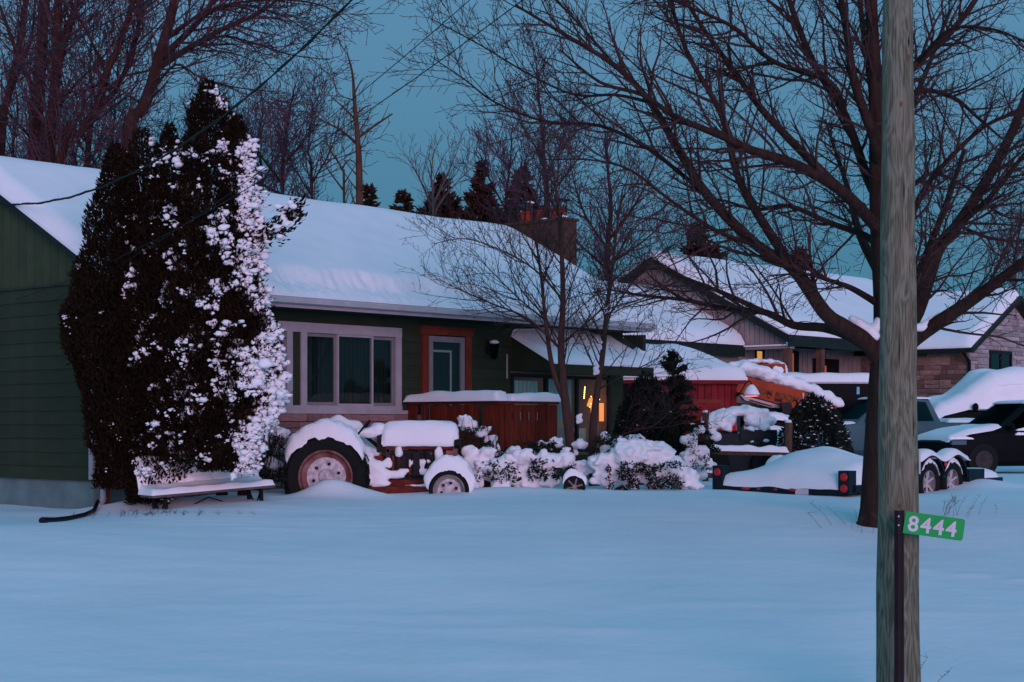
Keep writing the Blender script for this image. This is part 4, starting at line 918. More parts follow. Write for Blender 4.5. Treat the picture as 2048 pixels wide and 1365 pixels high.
tree('bare_tree', 'twiggy grey-purple tree rising over the roof right of the cedars', 50, [
    ([(560, 470), (565, 380), (570, 300), (578, 230), (590, 170)], .09, .02, .1), ([(566, 370), (520, 310, .5), (480, 250, 1), (450, 200, 1)], .05, .015, .1), ([(568, 330), (610, 280, -.5), (640, 240, -1)], .045, .012, .1), ([(563, 390), (490, 350, 1), (430, 310, 1), (400, 280, 1)], .045, .012, .1)], CF, BARKF, TWIGM, 57, GRP)
for k_, (bx, dd_, lab) in enumerate(((30, 52, 'thin brush tree low at the far left roof line'), (150, 53, 'thin brush tree between the trunks above the left roof'), (225, 52, 'thin brush tree just left of the cedar tips'), (400, 54, 'twiggy brush tree behind the tallest cedar'), (520, 55, 'twiggy brush tree right of the tallest cedar tip'), (620, 56, 'low twiggy brush tree left of the dead tree'))):
    tree('brush_tree', lab, dd_, [([(bx, 460), (bx + 4, 380), (bx - 4, 300), (bx + 6, 220), (bx, 170 + 14 * (k_ % 3))], .07, .015, .08), ([(bx + 2, 390), (bx - 40, 320), (bx - 60, 250)], .04, .012, .08), ([(bx + 2, 370), (bx + 42, 300), (bx + 58, 240)], .04, .012, .08)], CF, BARKF, TWIGM, 90 + k_, 'brush trees behind the green house')
CD = dict(CF, sp=[.55, .6, .5], len=[1.3, .6, .25], rad=[.03, .014, .01], lift=.3, bud=None)
tree('dead_tree', 'broken dead tree standing alone above the ridge of the green house', 44, [
    ([(722, 470), (719, 400), (716, 290), (709, 204), (705, 148), (694, 104)], .14, .012, .35), ([(718, 275), (745, 255), (785, 228)], .05, .02, .2), ([(716, 290), (680, 260, .5), (645, 242, 1), (625, 225, 1)], .045, .012, .2), ([(711, 230), (730, 215), (742, 210)], .03, .012, 0), ([(708, 200), (680, 190, -.5), (665, 160, -.8)], .02, .008, .2)], CD, BARKD, BARKD, 58)
tree('dead_tree', 'thin dead sapling left of the broken dead tree', 45, [
    ([(692, 470), (688, 400), (684, 340), (660, 300), (650, 270)], .05, .015, .2), ([(684, 340), (700, 320), (735, 350)], .03, .01, .2), ([(686, 380), (650, 330, .4), (640, 300, .6)], .03, .01, .2)], CD, BARKD, BARKD, 59)
CM = dict(CF, seg=[.35, .24, .18], sp=[.16, .19, .18], len=[1.7, .75, .34], rad=[.026, .013, .010], rmin=.007, lift=.32, up=[.08, .06, .05])
GR2 = 'purple bare trees beyond the chimney'
tree('bare_tree', 'slim purple bare tree with a straight stem directly above the chimney', 45, [
    ([(1094, 520), (1094, 430), (1090, 350), (1084, 260), (1076, 180), (1072, 120)], .10, .015, .2), ([(1094, 430), (1050, 380, .5), (1010, 330, 1), (985, 290, 1)], .04, .012, .1), ([(1092, 400), (1140, 340, -.5), (1175, 290, -1)], .04, .012, .1), ([(1088, 320), (1050, 260), (1030, 210)], .03, .01, .1), ([(1090, 360), (1120, 290), (1140, 230)], .03, .01, .1)], CM, BARKF, TWIGM, 61, GR2)
tree('bare_tree', 'dense purple bare tree between the chimney and the neighbouring gable', 48, [
    ([(1215, 640), (1215, 520), (1222, 420), (1215, 330), (1210, 260)], .12, .02, .2), ([(1216, 500), (1170, 430, .5), (1150, 370, 1), (1140, 320, 1)], .05, .012, .1), ([(1218, 480), (1270, 410, -.5), (1300, 350, -1), (1320, 300, -1)], .05, .012, .1), ([(1216, 540), (1160, 490, -.6), (1120, 450, -1)], .05, .012, .1), ([(1217, 530), (1290, 480, .6), (1330, 440, 1)], .05, .012, .1)], CM, BARKF, TWIGM, 62, GR2)
tree('bare_tree', 'low purple bare tree left of the chimney over the spruces', 50, [
    ([(1010, 520), (1012, 430), (1018, 350), (1024, 280)], .08, .015, .1), ([(1012, 420), (980, 360), (960, 310)], .04, .012, .1), ([(1013, 400), (1045, 340), (1060, 290)], .04, .012, .1)], CM, BARKF, TWIGM, 63, GR2)
CP = dict(CM, sp=[.3, .3, .26], lift=.5)
tree('bare_tree', 'pale feathery bare tree above the middle of the roof', 56, [
    ([(868, 480), (866, 410), (862, 360), (868, 300)], .07, .015, .1), ([(866, 420), (840, 360), (820, 320)], .04, .01, .1), ([(866, 410), (895, 350), (915, 300)], .04, .01, .1), ([(866, 430), (900, 380), (950, 330)], .035, .01, .1)], CP, TWIGP, TWIGP, 64)
tree('bare_tree', 'faint bare tree at the right edge beyond the stone gable', 75, [
    ([(2030, 700), (2030, 560), (2034, 500), (2040, 440)], .10, .02, .2), ([(2030, 560), (2000, 500), (1985, 470)], .06, .015, .1), ([(2031, 540), (2065, 480), (2090, 440)], .06, .015, .1)], dict(CM, rmin=.010), TWIGP, TWIGM, 65)

# ------------------------------------------------------------------ conifers
def conifer(name, label, px, ytop, ybot, halfw, d, m, n, seed, group=None, droop=-0.15, L=0.2, wd=.03, snow=0, step_=.22):
    rg = random.Random(seed); base = P(px, ybot, d); top = P(px, ytop, d); base.z = min(base.z, ground(base.x, base.y) - .05) if ybot > 800 else ground(base.x, base.y)
    zb = P(px, ybot, d).z; H = top.z - zb; W = halfw * d / F
    t_ = thing(name, label, 'tree', base, 0, group); fo = MB(); sn = MB(); br = MB()
    off = zb - base.z
    br.tube([Vector((0, 0, 0)), Vector((0, 0, off + H * .5)), Vector((0, 0, off + H))], [max(.05, W * .09), W * .05, .01], 7)
    nw = int(H / step_) + 4
    for i in range(nw):
        f_ = (i + .5) / nw; z = off + H * f_; R_ = W * (1 - f_) ** 0.85 * rg.uniform(.62, 1.2) + 0.05
        for k in range(rg.randint(5, 8)):
            a = rg.uniform(0, 2 * math.pi); dv = Vector((math.cos(a), math.sin(a), rg.uniform(-.1, .25) + (0.5 if f_ > .8 else 0))).normalized()
            Lb = R_ * rg.uniform(.75, 1.15); p0 = Vector((0, 0, z)); p1 = p0 + dv * Lb * .6 + Vector((0, 0, droop * Lb * .3)); p2 = p0 + dv * Lb + Vector((0, 0, droop * Lb * .2))
            br.tube([p0, p1, p2], [.012, .009, .004], 3, False)
            cnt = max(4, int(n * Lb / (W + .1) / nw / 4))
            for j in range(cnt):
                q = rg.uniform(.15, 1.0); p = p0.lerp(p1, q / .6) if q < .6 else p1.lerp(p2, (q - .6) / .4)
                dd = (dv * .9 + perp(dv, rg) * .8 + Vector((0, 0, .1))).normalized()
                spray(fo, p + Vector((rg.gauss(0, .02), rg.gauss(0, .02), rg.gauss(0, .02))), dd, L * rg.uniform(.6, 1.2) * (1 - .4 * f_), wd, rg)
            if snow and rg.random() < snow:
                q = p1.lerp(p2, rg.random()); sn.blob(q + Vector((0, 0, .03)), rg.uniform(.02, .055), 1, (1.3, 1.3, .6), .2, rg.random() * 9)
    fo.build('foliage', m, t_); br.build('trunk', BARK, t_)
    if sn.v: o = sn.build('snow_clumps', SNOW, t_, True, None); o['kind'] = 'stuff'
    return t_
GC = 'dark conifers behind the roof'
conifer('spruce_tree', 'broad dark spruce top left of the other two behind the ridge', 884, 355, 500, 70, 60, FARCON, 3600, 71, GC, L=.45, wd=.07)
conifer('spruce_tree', 'tallest dark spruce top in the middle of three behind the ridge', 963, 328, 500, 52, 61, FARCON, 3600, 72, GC, L=.45, wd=.07)
conifer('spruce_tree', 'dark spruce top just behind the chimney pots', 1046, 340, 500, 55, 60, FARCON, 3600, 73, GC, L=.45, wd=.07)
conifer('spruce_tree', 'small dark conifer beside the dead tree', 738, 375, 500, 32, 58, FARCON, 1800, 74, GC, L=.4, wd=.06)
conifer('spruce_tree', 'low dark conifer left of the broad spruce top', 806, 385, 500, 40, 62, FARCON, 1800, 78, GC, L=.4, wd=.06)
conifer('pine_tree', 'dark pine behind the peak of the neighbouring roof', 1395, 455, 640, 95, 68, FARCON, 9000, 75, L=.5, wd=.08)
conifer('pine_tree', 'dark pine behind the middle of the neighbouring roof', 1600, 500, 640, 70, 72, FARCON, 6000, 76, L=.5, wd=.08)
conifer('spruce_tree', 'young spruce with upturned spiky branches beside the red shed', 1345, 705, 960, 92, 28.2, SPRUCE, 42000, 77, L=.075, wd=.012, snow=.10, droop=.55, step_=.10)

def round_bush(label, px, ytop, ybot, hw, d, m, n, seed, snow=200, L=.09):
    rg = random.Random(seed); base = P(px, ybot, d); base.z = ground(base.x, base.y) - .05; zt = P(px, ytop, d).z
    t_ = thing('evergreen_bush', label, 'shrub', base); fo = MB(); sn = MB(); W = hw * d / F; H = zt - base.z
    for i in range(n):
        v = Vector((rg.gauss(0, 1), rg.gauss(0, 1), rg.gauss(0, 1))).normalized(); rr = 1 - .55 * rg.random() ** 2
        rr *= 1 + .14 * nz(v.x * 2.2 + seed, v.y * 2.2, v.z * 2.2)
        zz = max(-.95, v.z * .95); taper = 1 - .38 * max(0, zz)
        p = Vector((v.x * W * rr * taper, v.y * W * .8 * rr * taper, H * .5 + zz * H * .52 * rr))
        spray(fo, p, (v + Vector((0, 0, .6)) + Vector((rg.gauss(0, .5), rg.gauss(0, .5), rg.gauss(0, .4)))).normalized(), L * rg.uniform(.6, 1.3), L * .16, rg)
        if snow and i % max(1, n // snow) == 0 and v.y < .3 and rr > .8: sn.blob(p * 1.02, rg.uniform(.010, .024), 1, (1.7, 1, .6), .3, rg.random() * 9)
    fo.build('foliage', m, t_)
    so = sn.build('snow_clumps', SNOW, t_, True, None); so['kind'] = 'stuff'
    st_ = MB(); st_.tube([Vector((0, 0, 0)), Vector((0, 0, H * .6))], [.05, .02], 6); st_.build('stem', BARK, t_)
round_bush('dense round dark evergreen bush left of the young spruce', 1292, 752, 940, 62, 27.6, SPRUCE, 9000, 81, 60)
round_bush('dome-shaped evergreen shrub frosted with snow behind the trailer', 1628, 792, 925, 68, 32.0, SPRUCE, 9000, 82, 420)

# ------------------------------------------------------------------ neighbouring house (same orientation)
B = Vector((7.69, 46.0, 0))
h2 = thing('stone_house', 'long house with taupe board gable, stone wing and snowy roofs', 'house', B, ROT)
def h2b(name, m, *boxes, parent=h2, **kw): return hb(name, m, *boxes, parent=parent, **kw)
G0, GR, GS = 3.80, 4.575, 0.52     # eave height at t=0, ridge t, pitch
mb = MB(); mb.prism([(0.0, 3.42), (2 * GR, 3.42), (GR, G0 + GS * GR - 0.2)], 'x', 0.06, 0.16); recalc(mb.build('gable_wall', HOUSE2, h2))
t = 0.05
while t < 2 * GR - 0.1:
    t1 = t + 0.150; zt = lambda q: G0 + GS * min(q, 2 * GR - q) - 0.10
    if zt(t) > 3.45 and zt(t1) > 3.45:
        mb = MB(); mb.prism([(t, 3.42), (t1, 3.42), (t1, zt(t1)), (t, zt(t))], 'x', 0.0, 0.058); recalc(mb.build('gable_board', HOUSE2, h2))
    t += 0.168
h2b('gable_beam', HOUSE2, (-0.06, 0.2, -0.15, 1.34, 3.32, 3.42))
h2b('beam_snow', SNOW, (-0.10, -0.061, -0.14, 1.40, 3.40, 3.44))
h2b('front_wall', HOUSE2, (-9.0, 7.2, 1.70, 1.80, -0.5, 3.5)); h2b('side_wall', HOUSE2, (0.2, 0.3, 1.81, 9.0, -0.5, 3.4))
recalc(roof_shell(-0.25, 12.5, -0.18, GR, 2 * GR + 0.18, G0, GS, 0.22).build('roof', DARKT, h2))
roofsnow('roof_snow', h2, -0.20, 12.5, -0.20, GR, G0, GS, 0.30, 0.5, 4.0, 90, 60)
WZ = 3.42 - GS * 1.39
def wing_roof(parent):
    mb = MB(); t0, z0 = 1.36, 3.46
    mb.prism([(t0, z0), (GR, z0 + GS * (GR - t0)), (2 * GR - t0, z0), (2 * GR - t0, z0 - .16), (GR, z0 + GS * (GR - t0) - .16), (t0, z0 - .16)], 'x', -9.3, -0.07)
    o = recalc(mb.build('wing_roof', DARKT, parent))
    def base(u, v):
        tt = t0 - .03 + (2 * GR - 2 * t0 + .06) * v; return Vector((-9.35 + 9.27 * u, tt, z0 + GS * (min(tt, 2 * GR - tt) - t0)))
    sm = MB(); sm.slab(base, lambda u, v: .30 * (1 + .25 * nz(u * 5, v * 4, 3)) * (.25 + .75 * rnd_edge(min(v, 1 - v) * 7, .5)) * rnd_edge(u * 9 + .01, .4) - (.1 * max(0, 1 - abs(v - .5) * 14)), 70, 50, low=-.004); sm.build('wing_snow', SNOW, o, True, 60)
    return o
wing_roof(h2)
h2b('wing_fascia', DARKT, (-9.3, -0.07, 1.32, 1.345, 3.12, 3.36))
h2b('garage_door', DARKM, (-3.6, -1.05, 1.66, 1.69, 0.5, 2.75))
for k in range(30): h2b('wall_batten', HOUSE2, (-1.0 + k * .27, -0.96 + k * .27, 1.675, 1.699, 0.5, 3.4))
h2b('eave_fascia', DARKT, (-0.2, 7.0, -0.215, -0.185, 3.38, 3.70))
h2b('porch_post', BROWNP, (-0.03, 0.17, -0.10, 0.10, 0.3, 3.315)); h2b('porch_post', BROWNP, (1.72, 1.90, -0.10, 0.08, 0.3, 3.38))
h2b('porch_floor', MORTARG, (-0.3, 7.0, -0.5, 1.69, 0.2, 0.45))
def win2(x0, x1, z0, z1, lit, fx0=None, fx1=None, fz0=None, fz1=None, m=LITW):
    o = h2b('window', DARKM, (x0, x1, 1.655, 1.674, z0, z1))
    if lit: h2b('lit_pane', m, (fx0, fx1, 1.64, 1.653, fz0 or z0 + .06, fz1 or z1 - .06), parent=o)
win2(0.98, 1.46, 1.5, 3.43, True, 1.05, 1.30, 1.6, 3.33)
win2(2.76, 3.34, 0.5, 3.40, True, 2.78, 3.02, 0.6, 3.33, LITW2)
win2(4.14, 5.68, 1.2, 3.22, True, 4.64, 4.90, 1.3, 3.0, LITW2)
# stone wing
SX, SY, SE, SP_ = 7.13, -1.98, 3.60, 0.53
S2 = [stone_mesh('stone', STONEB, 20 + k) for k in range(4)]; S3 = [stone_mesh('stone', STONEG, 40 + k) for k in range(4)]
h2b('wing_wall', MORTARG, (SX, SX + 5.74, SY, 6.0, -0.5, SE))
mb = MB(); mb.prism([(SX, SE + .002), (SX + 5.74, SE + .002), (SX + 2.87, SE + SP_ * 2.87)], 'y', SY, SY + .2); recalc(mb.build('wing_gable', MORTARG, h2))
rg = random.Random(31); crs = []; z = 1.45
while z < SE - .05: hgt = rg.choice([.15, .2, .27]); crs.append((z, min(z + hgt, SE))); z += hgt
lay(h2, S2, SY, 1.68, crs, SX - .012, .06, .22, .62, rg, axis='y')
crs = []; z = 1.6
while z < 5.1: hgt = rg.choice([.13, .17, .22]); crs.append((z, z + hgt)); z += hgt
WX0, WX1, WZ0, WZ1 = SX + 1.39, SX + 2.95, 1.6, 3.50
lay(h2, S3, SX, SX + 4.2, crs, SY - .012, .06, .2, .55, rg, clip=lambda x, z, a, b, c, d: (d < SE or (d < SE + SP_ * (a - SX) if a < SX + 2.87 else d < SE + SP_ * (SX + 5.74 - b))) and not (b > WX0 - .05 and a < WX1 + .05 and c < WZ1 and d > WZ0))
wn = h2b('window', DARKM, (WX0, WX1, SY - .05, SY - .01, WZ1 - .10, WZ1), (WX0, WX0 + .1, SY - .05, SY - .01, WZ0, WZ1 - .1), (WX1 - .1, WX1, SY - .05, SY - .01, WZ0, WZ1 - .1), ((WX0 + WX1) / 2 - .05, (WX0 + WX1) / 2 + .05, SY - .05, SY - .01, WZ0, WZ1 - .1))
h2b('pane', CARGL, (WX0 + .1, WX1 - .1, SY - .02, SY - .012, WZ0, WZ1 - .1), parent=wn); h2b('curtain', PCURT, (WX0 + .1, WX1 - .1, SY - .008, SY - .004, WZ0, WZ1 - .1), parent=wn)
def rpt(r, t): return Vector((SX + r, t, SE + SP_ * min(r, 5.74 - r) + .02))
for a_, b_ in ((-.45, 2.87), (2.87, 6.19)):
    mb = MB(); mb.prism([(SX + a_, SE + SP_ * min(a_, 5.74 - a_)), (SX + b_, SE + SP_ * min(b_, 5.74 - b_)), (SX + b_, SE + SP_ * min(b_, 5.74 - b_) + .14), (SX + a_, SE + SP_ * min(a_, 5.74 - a_) + .14)], 'y', SY - .4, 4.6); o = recalc(mb.build('wing_roof', DARKT, h2))
    sm = MB(); sm.slab(lambda u, v: Vector((SX + a_ + (b_ - a_) * u, SY - .30 + 4.9 * v, SE + .142 + SP_ * min(a_ + (b_ - a_) * u, 5.74 - a_ - (b_ - a_) * u))), lambda u, v: .24 * (1 + .2 * nz(u * 3, v * 4, a_)) * rnd_edge(v * 4.9, .3) * (.2 + .8 * rnd_edge(min((u if a_ < 0 else 1 - u) * 3.3, 9), .5)) + .005, 30, 40, low=-.003); sm.build('wing_snow', SNOW, o, True, 60)
h2b('wing_gutter', DARKT, (SX - .57, SX - .455, SY - .4, 1.6, SE - .24, SE - .10))
mb = MB(); mb.tube([Vector((SX - .5, SY - .05, SE - .2)), Vector((SX - .1, SY - .08, SE - .5)), Vector((SX - .06, SY - .08, 1.0))], .05, 8); mb.build('downspout', DARKM, h2, True)

# ------------------------------------------------------------------ red shed with barn lamp
shl = P(1341, 985, 36.0)
sh = thing('red_shed', 'small red board shed under a thick cap of snow', 'shed', (shl.x, 36.0, ground(shl.x, 36)), math.radians(6))
SW, SD_ = 1.10, 1.1
for i in range(15):
    a = -SW + i * 2 * SW / 15; hb('shed_board', SHEDR, (a, a + 2 * SW / 15 - .012, -SD_ - .02, -SD_ + .02, 0, 1.95), parent=sh)
hb('shed_wall', SHEDR, (-SW + .02, SW - .02, -SD_ + .021, SD_, 0, 1.94), parent=sh)
hb('corner_board', SHEDR, (SW - .01, SW + .1, -SD_ - .04, -SD_ + .08, 0, 1.96), parent=sh)
dr = hb('shed_window', REDT, (.24, .92, -SD_ - .05, -SD_ - .021, 1.52, 1.60), (.24, .92, -SD_ - .05, -SD_ - .021, .8, .88), (.24, .32, -SD_ - .05, -SD_ - .021, .88, 1.52), (.84, .92, -SD_ - .05, -SD_ - .021, .88, 1.52), parent=sh)
hb('pane', SHEDR, (.32, .84, -SD_ - .04, -SD_ - .022, .88, 1.52), parent=dr)
def shz(x, y):
    q = max(abs(x) / (SW + .25), abs(y) / (SD_ + .25)); return 2.02 + .55 * (1 - q)
hipm = MB(); e_x, e_y = SW + .25, SD_ + .25
hipm.add([Vector((-e_x, -e_y, 2.0)), Vector((e_x, -e_y, 2.0)), Vector((e_x, e_y, 2.0)), Vector((-e_x, e_y, 2.0)), Vector((-.7, 0, 2.5)), Vector((.1, 0, 2.5)), Vector((-e_x, -e_y, 1.93)), Vector((e_x, -e_y, 1.93)), Vector((e_x, e_y, 1.93)), Vector((-e_x, e_y, 1.93))], [(0, 1, 5, 4), (1, 2, 5), (2, 3, 4, 5), (3, 0, 4), (0, 6, 7, 1), (1, 7, 8, 2), (2, 8, 9, 3), (3, 9, 6, 0), (6, 9, 8, 7)])
ro = hipm.build('shed_roof', SHEDR, sh)
sm = MB()
def shb(u, v): return Vector((-e_x - .03 + (2 * e_x + .06) * u, -e_y - .03 + (2 * e_y + .06) * v, 2.003))
def shh(u, v):
    x, y, _ = shb(u, v); ex = min(x + e_x + .03, e_x + .03 - x); ey = min(y + e_y + .03, e_y + .03 - y)
    ux = max(-.8, min(.05, x)); q = min(1, ey / e_y, (e_x - abs(x - ux) - abs(ux)) / (e_x - .1) * 1.15 if x > ux else 1)
    q = min(ey / e_y, min(1, (x + e_x) / .8), min(1, (e_x - x) / 1.25)); q = max(0, q)
    return (.06 + .22 * rnd_edge(min(ex, ey), .22) + .55 * smooth(0, 1, q)) * (1 + .1 * nz(x * 1.5, y * 1.5, 4))
sm.slab(shb, shh, 50, 40, low=-.001); sm.build('shed_snow', SNOW, ro, True, 60)
def lamp_at(px, py, d): return P(px, py, d)
L0 = P(1503, 792, 34.3)
bl_ = thing('barn_lamp', 'snow-capped gooseneck barn lamp glowing red beside the shed', 'lamp', L0)
gm_ = MB(); gm_.tube(smoothpts([P(1472, 795, 34.9) - L0, P(1483, 782, 34.6) - L0, P(1492, 766, 34.35) - L0, P(1501, 764, 34.3) - L0, P(1504, 776, 34.3) - L0], 5), .014, 6); gm_.build('gooseneck', DARKM, bl_, True)
sh_m = MB(); sh_m.lathe([(.03, .17), (.05, .13), (.12, .06), (.165, 0), (.155, 0), (.11, .055), (.03, .12)], 24, 'z'); sh_m.build('lamp_shade', DARKM, bl_, True, 50)
sm = MB(); sm.lathe([(0, .24), (.05, .225), (.10, .17), (.14, .10), (.172, .035), (.165, .02), (.12, .062), (.05, .135), (0, .16)], 24, 'z'); sm.build('shade_snow', SNOW, bl_, True, 60)
LRED = mat('lamp_red', (0.8, 0.2, 0.2), 0.5, 0.05, 3, emit=(1.0, 0.20, 0.22), estr=2.2)
sm = MB(); sm.lathe([(0, -.012), (.10, -.012), (.150, -.004), (.150, .004), (0, .02)], 24, 'z'); sm.build('lamp_lens', LRED, bl_, True)
pl = bpy.data.lights.new('lamp_light', 'SPOT'); pl.energy = 70; pl.color = (1, .14, .19); pl.spot_size = math.radians(150); pl.spot_blend = .6; pl.shadow_soft_size = .1
plo = bpy.data.objects.new('lamp_light', pl); C.objects.link(plo); plo.parent = bl_; plo.location = (0, 0, -.04)

# ------------------------------------------------------------------ vehicles
DARKRIM = mat('dark_rim', (0.035, 0.034, 0.036), 0.6, 0.3, 12)
def car(name, label, loc, rotz, st, paint, cat='car', wheels=None, wr=.34, group=None):
    """st: stations (x, half width, z bottom, z belt, half roof width or 0, z roof) from nose to tail; nose at -x"""
    t_ = thing(name, label, cat, loc, rotz, group); mb = MB(); rings = []
    for x, hw, zb, zt, rw, zr in st:
        half = [(hw * .82, zb), (hw * .98, zb + .12), (hw, (zb + zt) / 2), (hw * .97, zt - .04), (hw * .93, zt)]
        if rw: half += [(rw, zr - .05), (rw * .86, zr)]
        else: half += [(hw * .85, zt + .02), (hw * .55, zt + .04)]
        ring = [Vector((x, -y, z)) for y, z in half] + [Vector((x, y, z)) for y, z in reversed(half)]
        rings.append(ring)
    n = len(rings[0]); mb.v = [v for r in rings for v in r]
    for i in range(len(rings) - 1):
        for k in range(n): mb.f.append((i * n + k, i * n + (k + 1) % n, (i + 1) * n + (k + 1) % n, (i + 1) * n + k))
    mb.f.append(tuple(range(n))); mb.f.append(tuple((len(rings) - 1) * n + k for k in range(n - 1, -1, -1)))
    recalc(mb.build('body', paint, t_, True, 32))
    hw = max(s[1] for s in st)
    for x in wheels or []:
        for s_ in (-1, 1):
            wm = MB(); wm.lathe([(.0, -.09), (wr * .62, -.1), (wr * .7, -.115), (wr, -.10), (wr, .10), (0, .1)], 24, 'y', (x, s_ * (hw - .09), wr)); wo = wm.build('wheel', TREAD, t_, True, 40)
            wm = MB(); wm.lathe([(0, s_ * .105), (wr * .2, s_ * .12), (wr * .6, s_ * .118)], 18, 'y', (x, s_ * (hw - .09), wr)); wm.build('rim', DARKRIM, wo, True)
    return t_
def pane(t_, poly, hw, rw, zb, zr, m=CARGL, name='side_window', both=True):
    for s_ in ((-1, 1) if both else (-1,)):
        mb = MB(); mb.add([Vector((x, s_ * (hw + (rw - hw) * (z - zb) / (zr - zb) + .012), z)) for x, z in poly], [tuple(range(len(poly)))]); mb.build(name, m, t_)
def topsnow(t_, xs_, zfun, hwfun, H, edge=.25, seed=0, name='snow_cover', over=.02):
    x0, x1 = xs_
    def base(u, v): x = x0 + (x1 - x0) * u; return Vector((x, (2 * v - 1) * (hwfun(x) + over), zfun(x)))
    def h(u, v):
        x = x0 + (x1 - x0) * u; e = min(min(u, 1 - u) * (x1 - x0), min(v, 1 - v) * 2 * hwfun(x)); return max(.004, H * (1 + .25 * nz(x * 1.3, v * 3, seed)) * rnd_edge(e, edge))
    mb = MB(); mb.slab(base, h, 60, 24, low=.02); return mb.build(name, SNOW, t_, True, 70)
def lerpf(tab):
    def f(x):
        for (a, ya), (b, yb) in zip(tab, tab[1:]):
            if x <= b: return ya + (yb - ya) * max(0, (x - a)) / (b - a)
        return tab[-1][1]
    return f
# black SUV, nose to the left
q = P(1858, 950, 36.5)
suv = car('parked_suv', 'black sport utility car parked at the right edge', (q.x + 0.05, 36.8, ground(q.x + 2, 36.8) - .05), math.radians(14),
          [(0, .70, .32, .72, 0, 0), (.12, .86, .24, .80, 0, 0), (.6, .92, .22, .90, 0, 0), (1.15, .93, .22, .99, 0, 0), (1.2, .93, .22, 1.0, .86, 1.02), (2.05, .93, .22, 1.02, .70, 1.62), (3.0, .93, .22, 1.03, .70, 1.68), (3.9, .93, .22, 1.05, .68, 1.64), (4.5, .91, .25, 1.02, .80, 1.10), (4.62, .85, .35, .85, 0, 0)], BLACKP, 'car', (.85, 3.6), .36)
pane(suv, [(1.42, 1.06), (2.10, 1.55), (2.42, 1.57), (2.42, 1.06)], .87, .70, 1.0, 1.63); pane(suv, [(2.50, 1.06), (2.50, 1.58), (3.35, 1.60), (3.40, 1.06)], .87, .70, 1.02, 1.65); pane(suv, [(3.48, 1.08), (3.44, 1.60), (3.85, 1.58), (4.2, 1.12)], .87, .70, 1.02, 1.65)
mb = MB(); mb.add([Vector((1.24, -.74, 1.05)), Vector((1.24, .74, 1.05)), Vector((2.0, .60, 1.62)), Vector((2.0, -.60, 1.62))], [(0, 1, 2, 3)]); mb.build('windscreen', CARGL, suv)
mb = MB(); mb.blob((1.50, -1.0, 1.10), .11, 2, (.7, .9, .7), .05); mb.build('mirror', BLACKP, suv, True)
hb('headlight', SILVER, (.10, .45, -.905, -.80, .70, .80), parent=suv)
topsnow(suv, (.05, 1.35), lerpf([(0, .74), (.12, .82), (.6, .95), (1.15, 1.03), (1.4, 1.12)]), lambda x: .80, .10, .2, 2); topsnow(suv, (2.0, 3.95), lerpf([(2, 1.63), (3, 1.69), (4, 1.65)]), lambda x: .66, .05, .2, 5)
for x, w_, z_ in ((2.0, .35, 1.02), (2.9, .45, 1.03), (.30, .3, .83), (1.75, .12, .92), (3.5, .35, 1.04)):
    mb = MB(); mb.slab(lambda u, v: Vector((x - w_ + 2 * w_ * u, -.955 + .06 * v, z_)), lambda u, v: .05 * rnd_edge(min(u, 1 - u), .4) * (1 + .5 * nz(x + u * 5, 0)), 14, 4, low=.01); mb.build('ledge_snow', SNOW, suv, True)
# silver pickup behind the maple trunk, nose to the left
q = P(1668, 900, 43)
pk = car('pickup_truck', 'silver-blue pickup truck parked behind the dome-shaped shrub', (q.x - 1.1, 43, ground(q.x, 43) - .1), math.radians(10),
         [(0, .78, .45, .95, 0, 0), (.15, .95, .38, 1.05, 0, 0), (1.35, .98, .36, 1.16, 0, 0), (1.4, .98, .36, 1.17, .9, 1.19), (2.2, .98, .36, 1.18, .74, 1.82), (2.9, .98, .36, 1.18, .75, 1.86), (3.5, .98, .36, 1.18, .74, 1.82), (3.75, .98, .36, 1.18, .84, 1.2), (3.8, .98, .36, 1.18, 0, 0), (5.5, .98, .36, 1.18, 0, 0), (5.6, .95, .45, 1.15, 0, 0)], SILVER, 'truck', (.95, 4.5), .38)
pane(pk, [(1.62, 1.24), (2.28, 1.74), (2.60, 1.76), (2.60, 1.24)], .91, .75, 1.18, 1.80); pane(pk, [(2.70, 1.24), (2.70, 1.77), (3.38, 1.74), (3.55, 1.24)], .91, .75, 1.18, 1.80)
mb = MB(); mb.add([Vector((1.44, -.78, 1.22)), Vector((1.44, .78, 1.22)), Vector((2.16, .64, 1.80)), Vector((2.16, -.64, 1.80))], [(0, 1, 2, 3)]); mb.build('windscreen', CARGL, pk)
mb = MB(); mb.blob((1.75, -1.08, 1.30), .12, 2, (.7, .9, .9), .05); mb.build('mirror', BLACKP, pk, True)
topsnow(pk, (3.9, 5.5), lambda x: 1.0, lambda x: .86, .30, .3, 3, 'bed_snow', 0); topsnow(pk, (2.1, 3.55), lambda x: 1.84, lambda x: .70, .04, .2, 7); topsnow(pk, (.1, 1.4), lerpf([(0, .98), (.2, 1.06), (1.4, 1.20)]), lambda x: .85, .06, .2, 8)
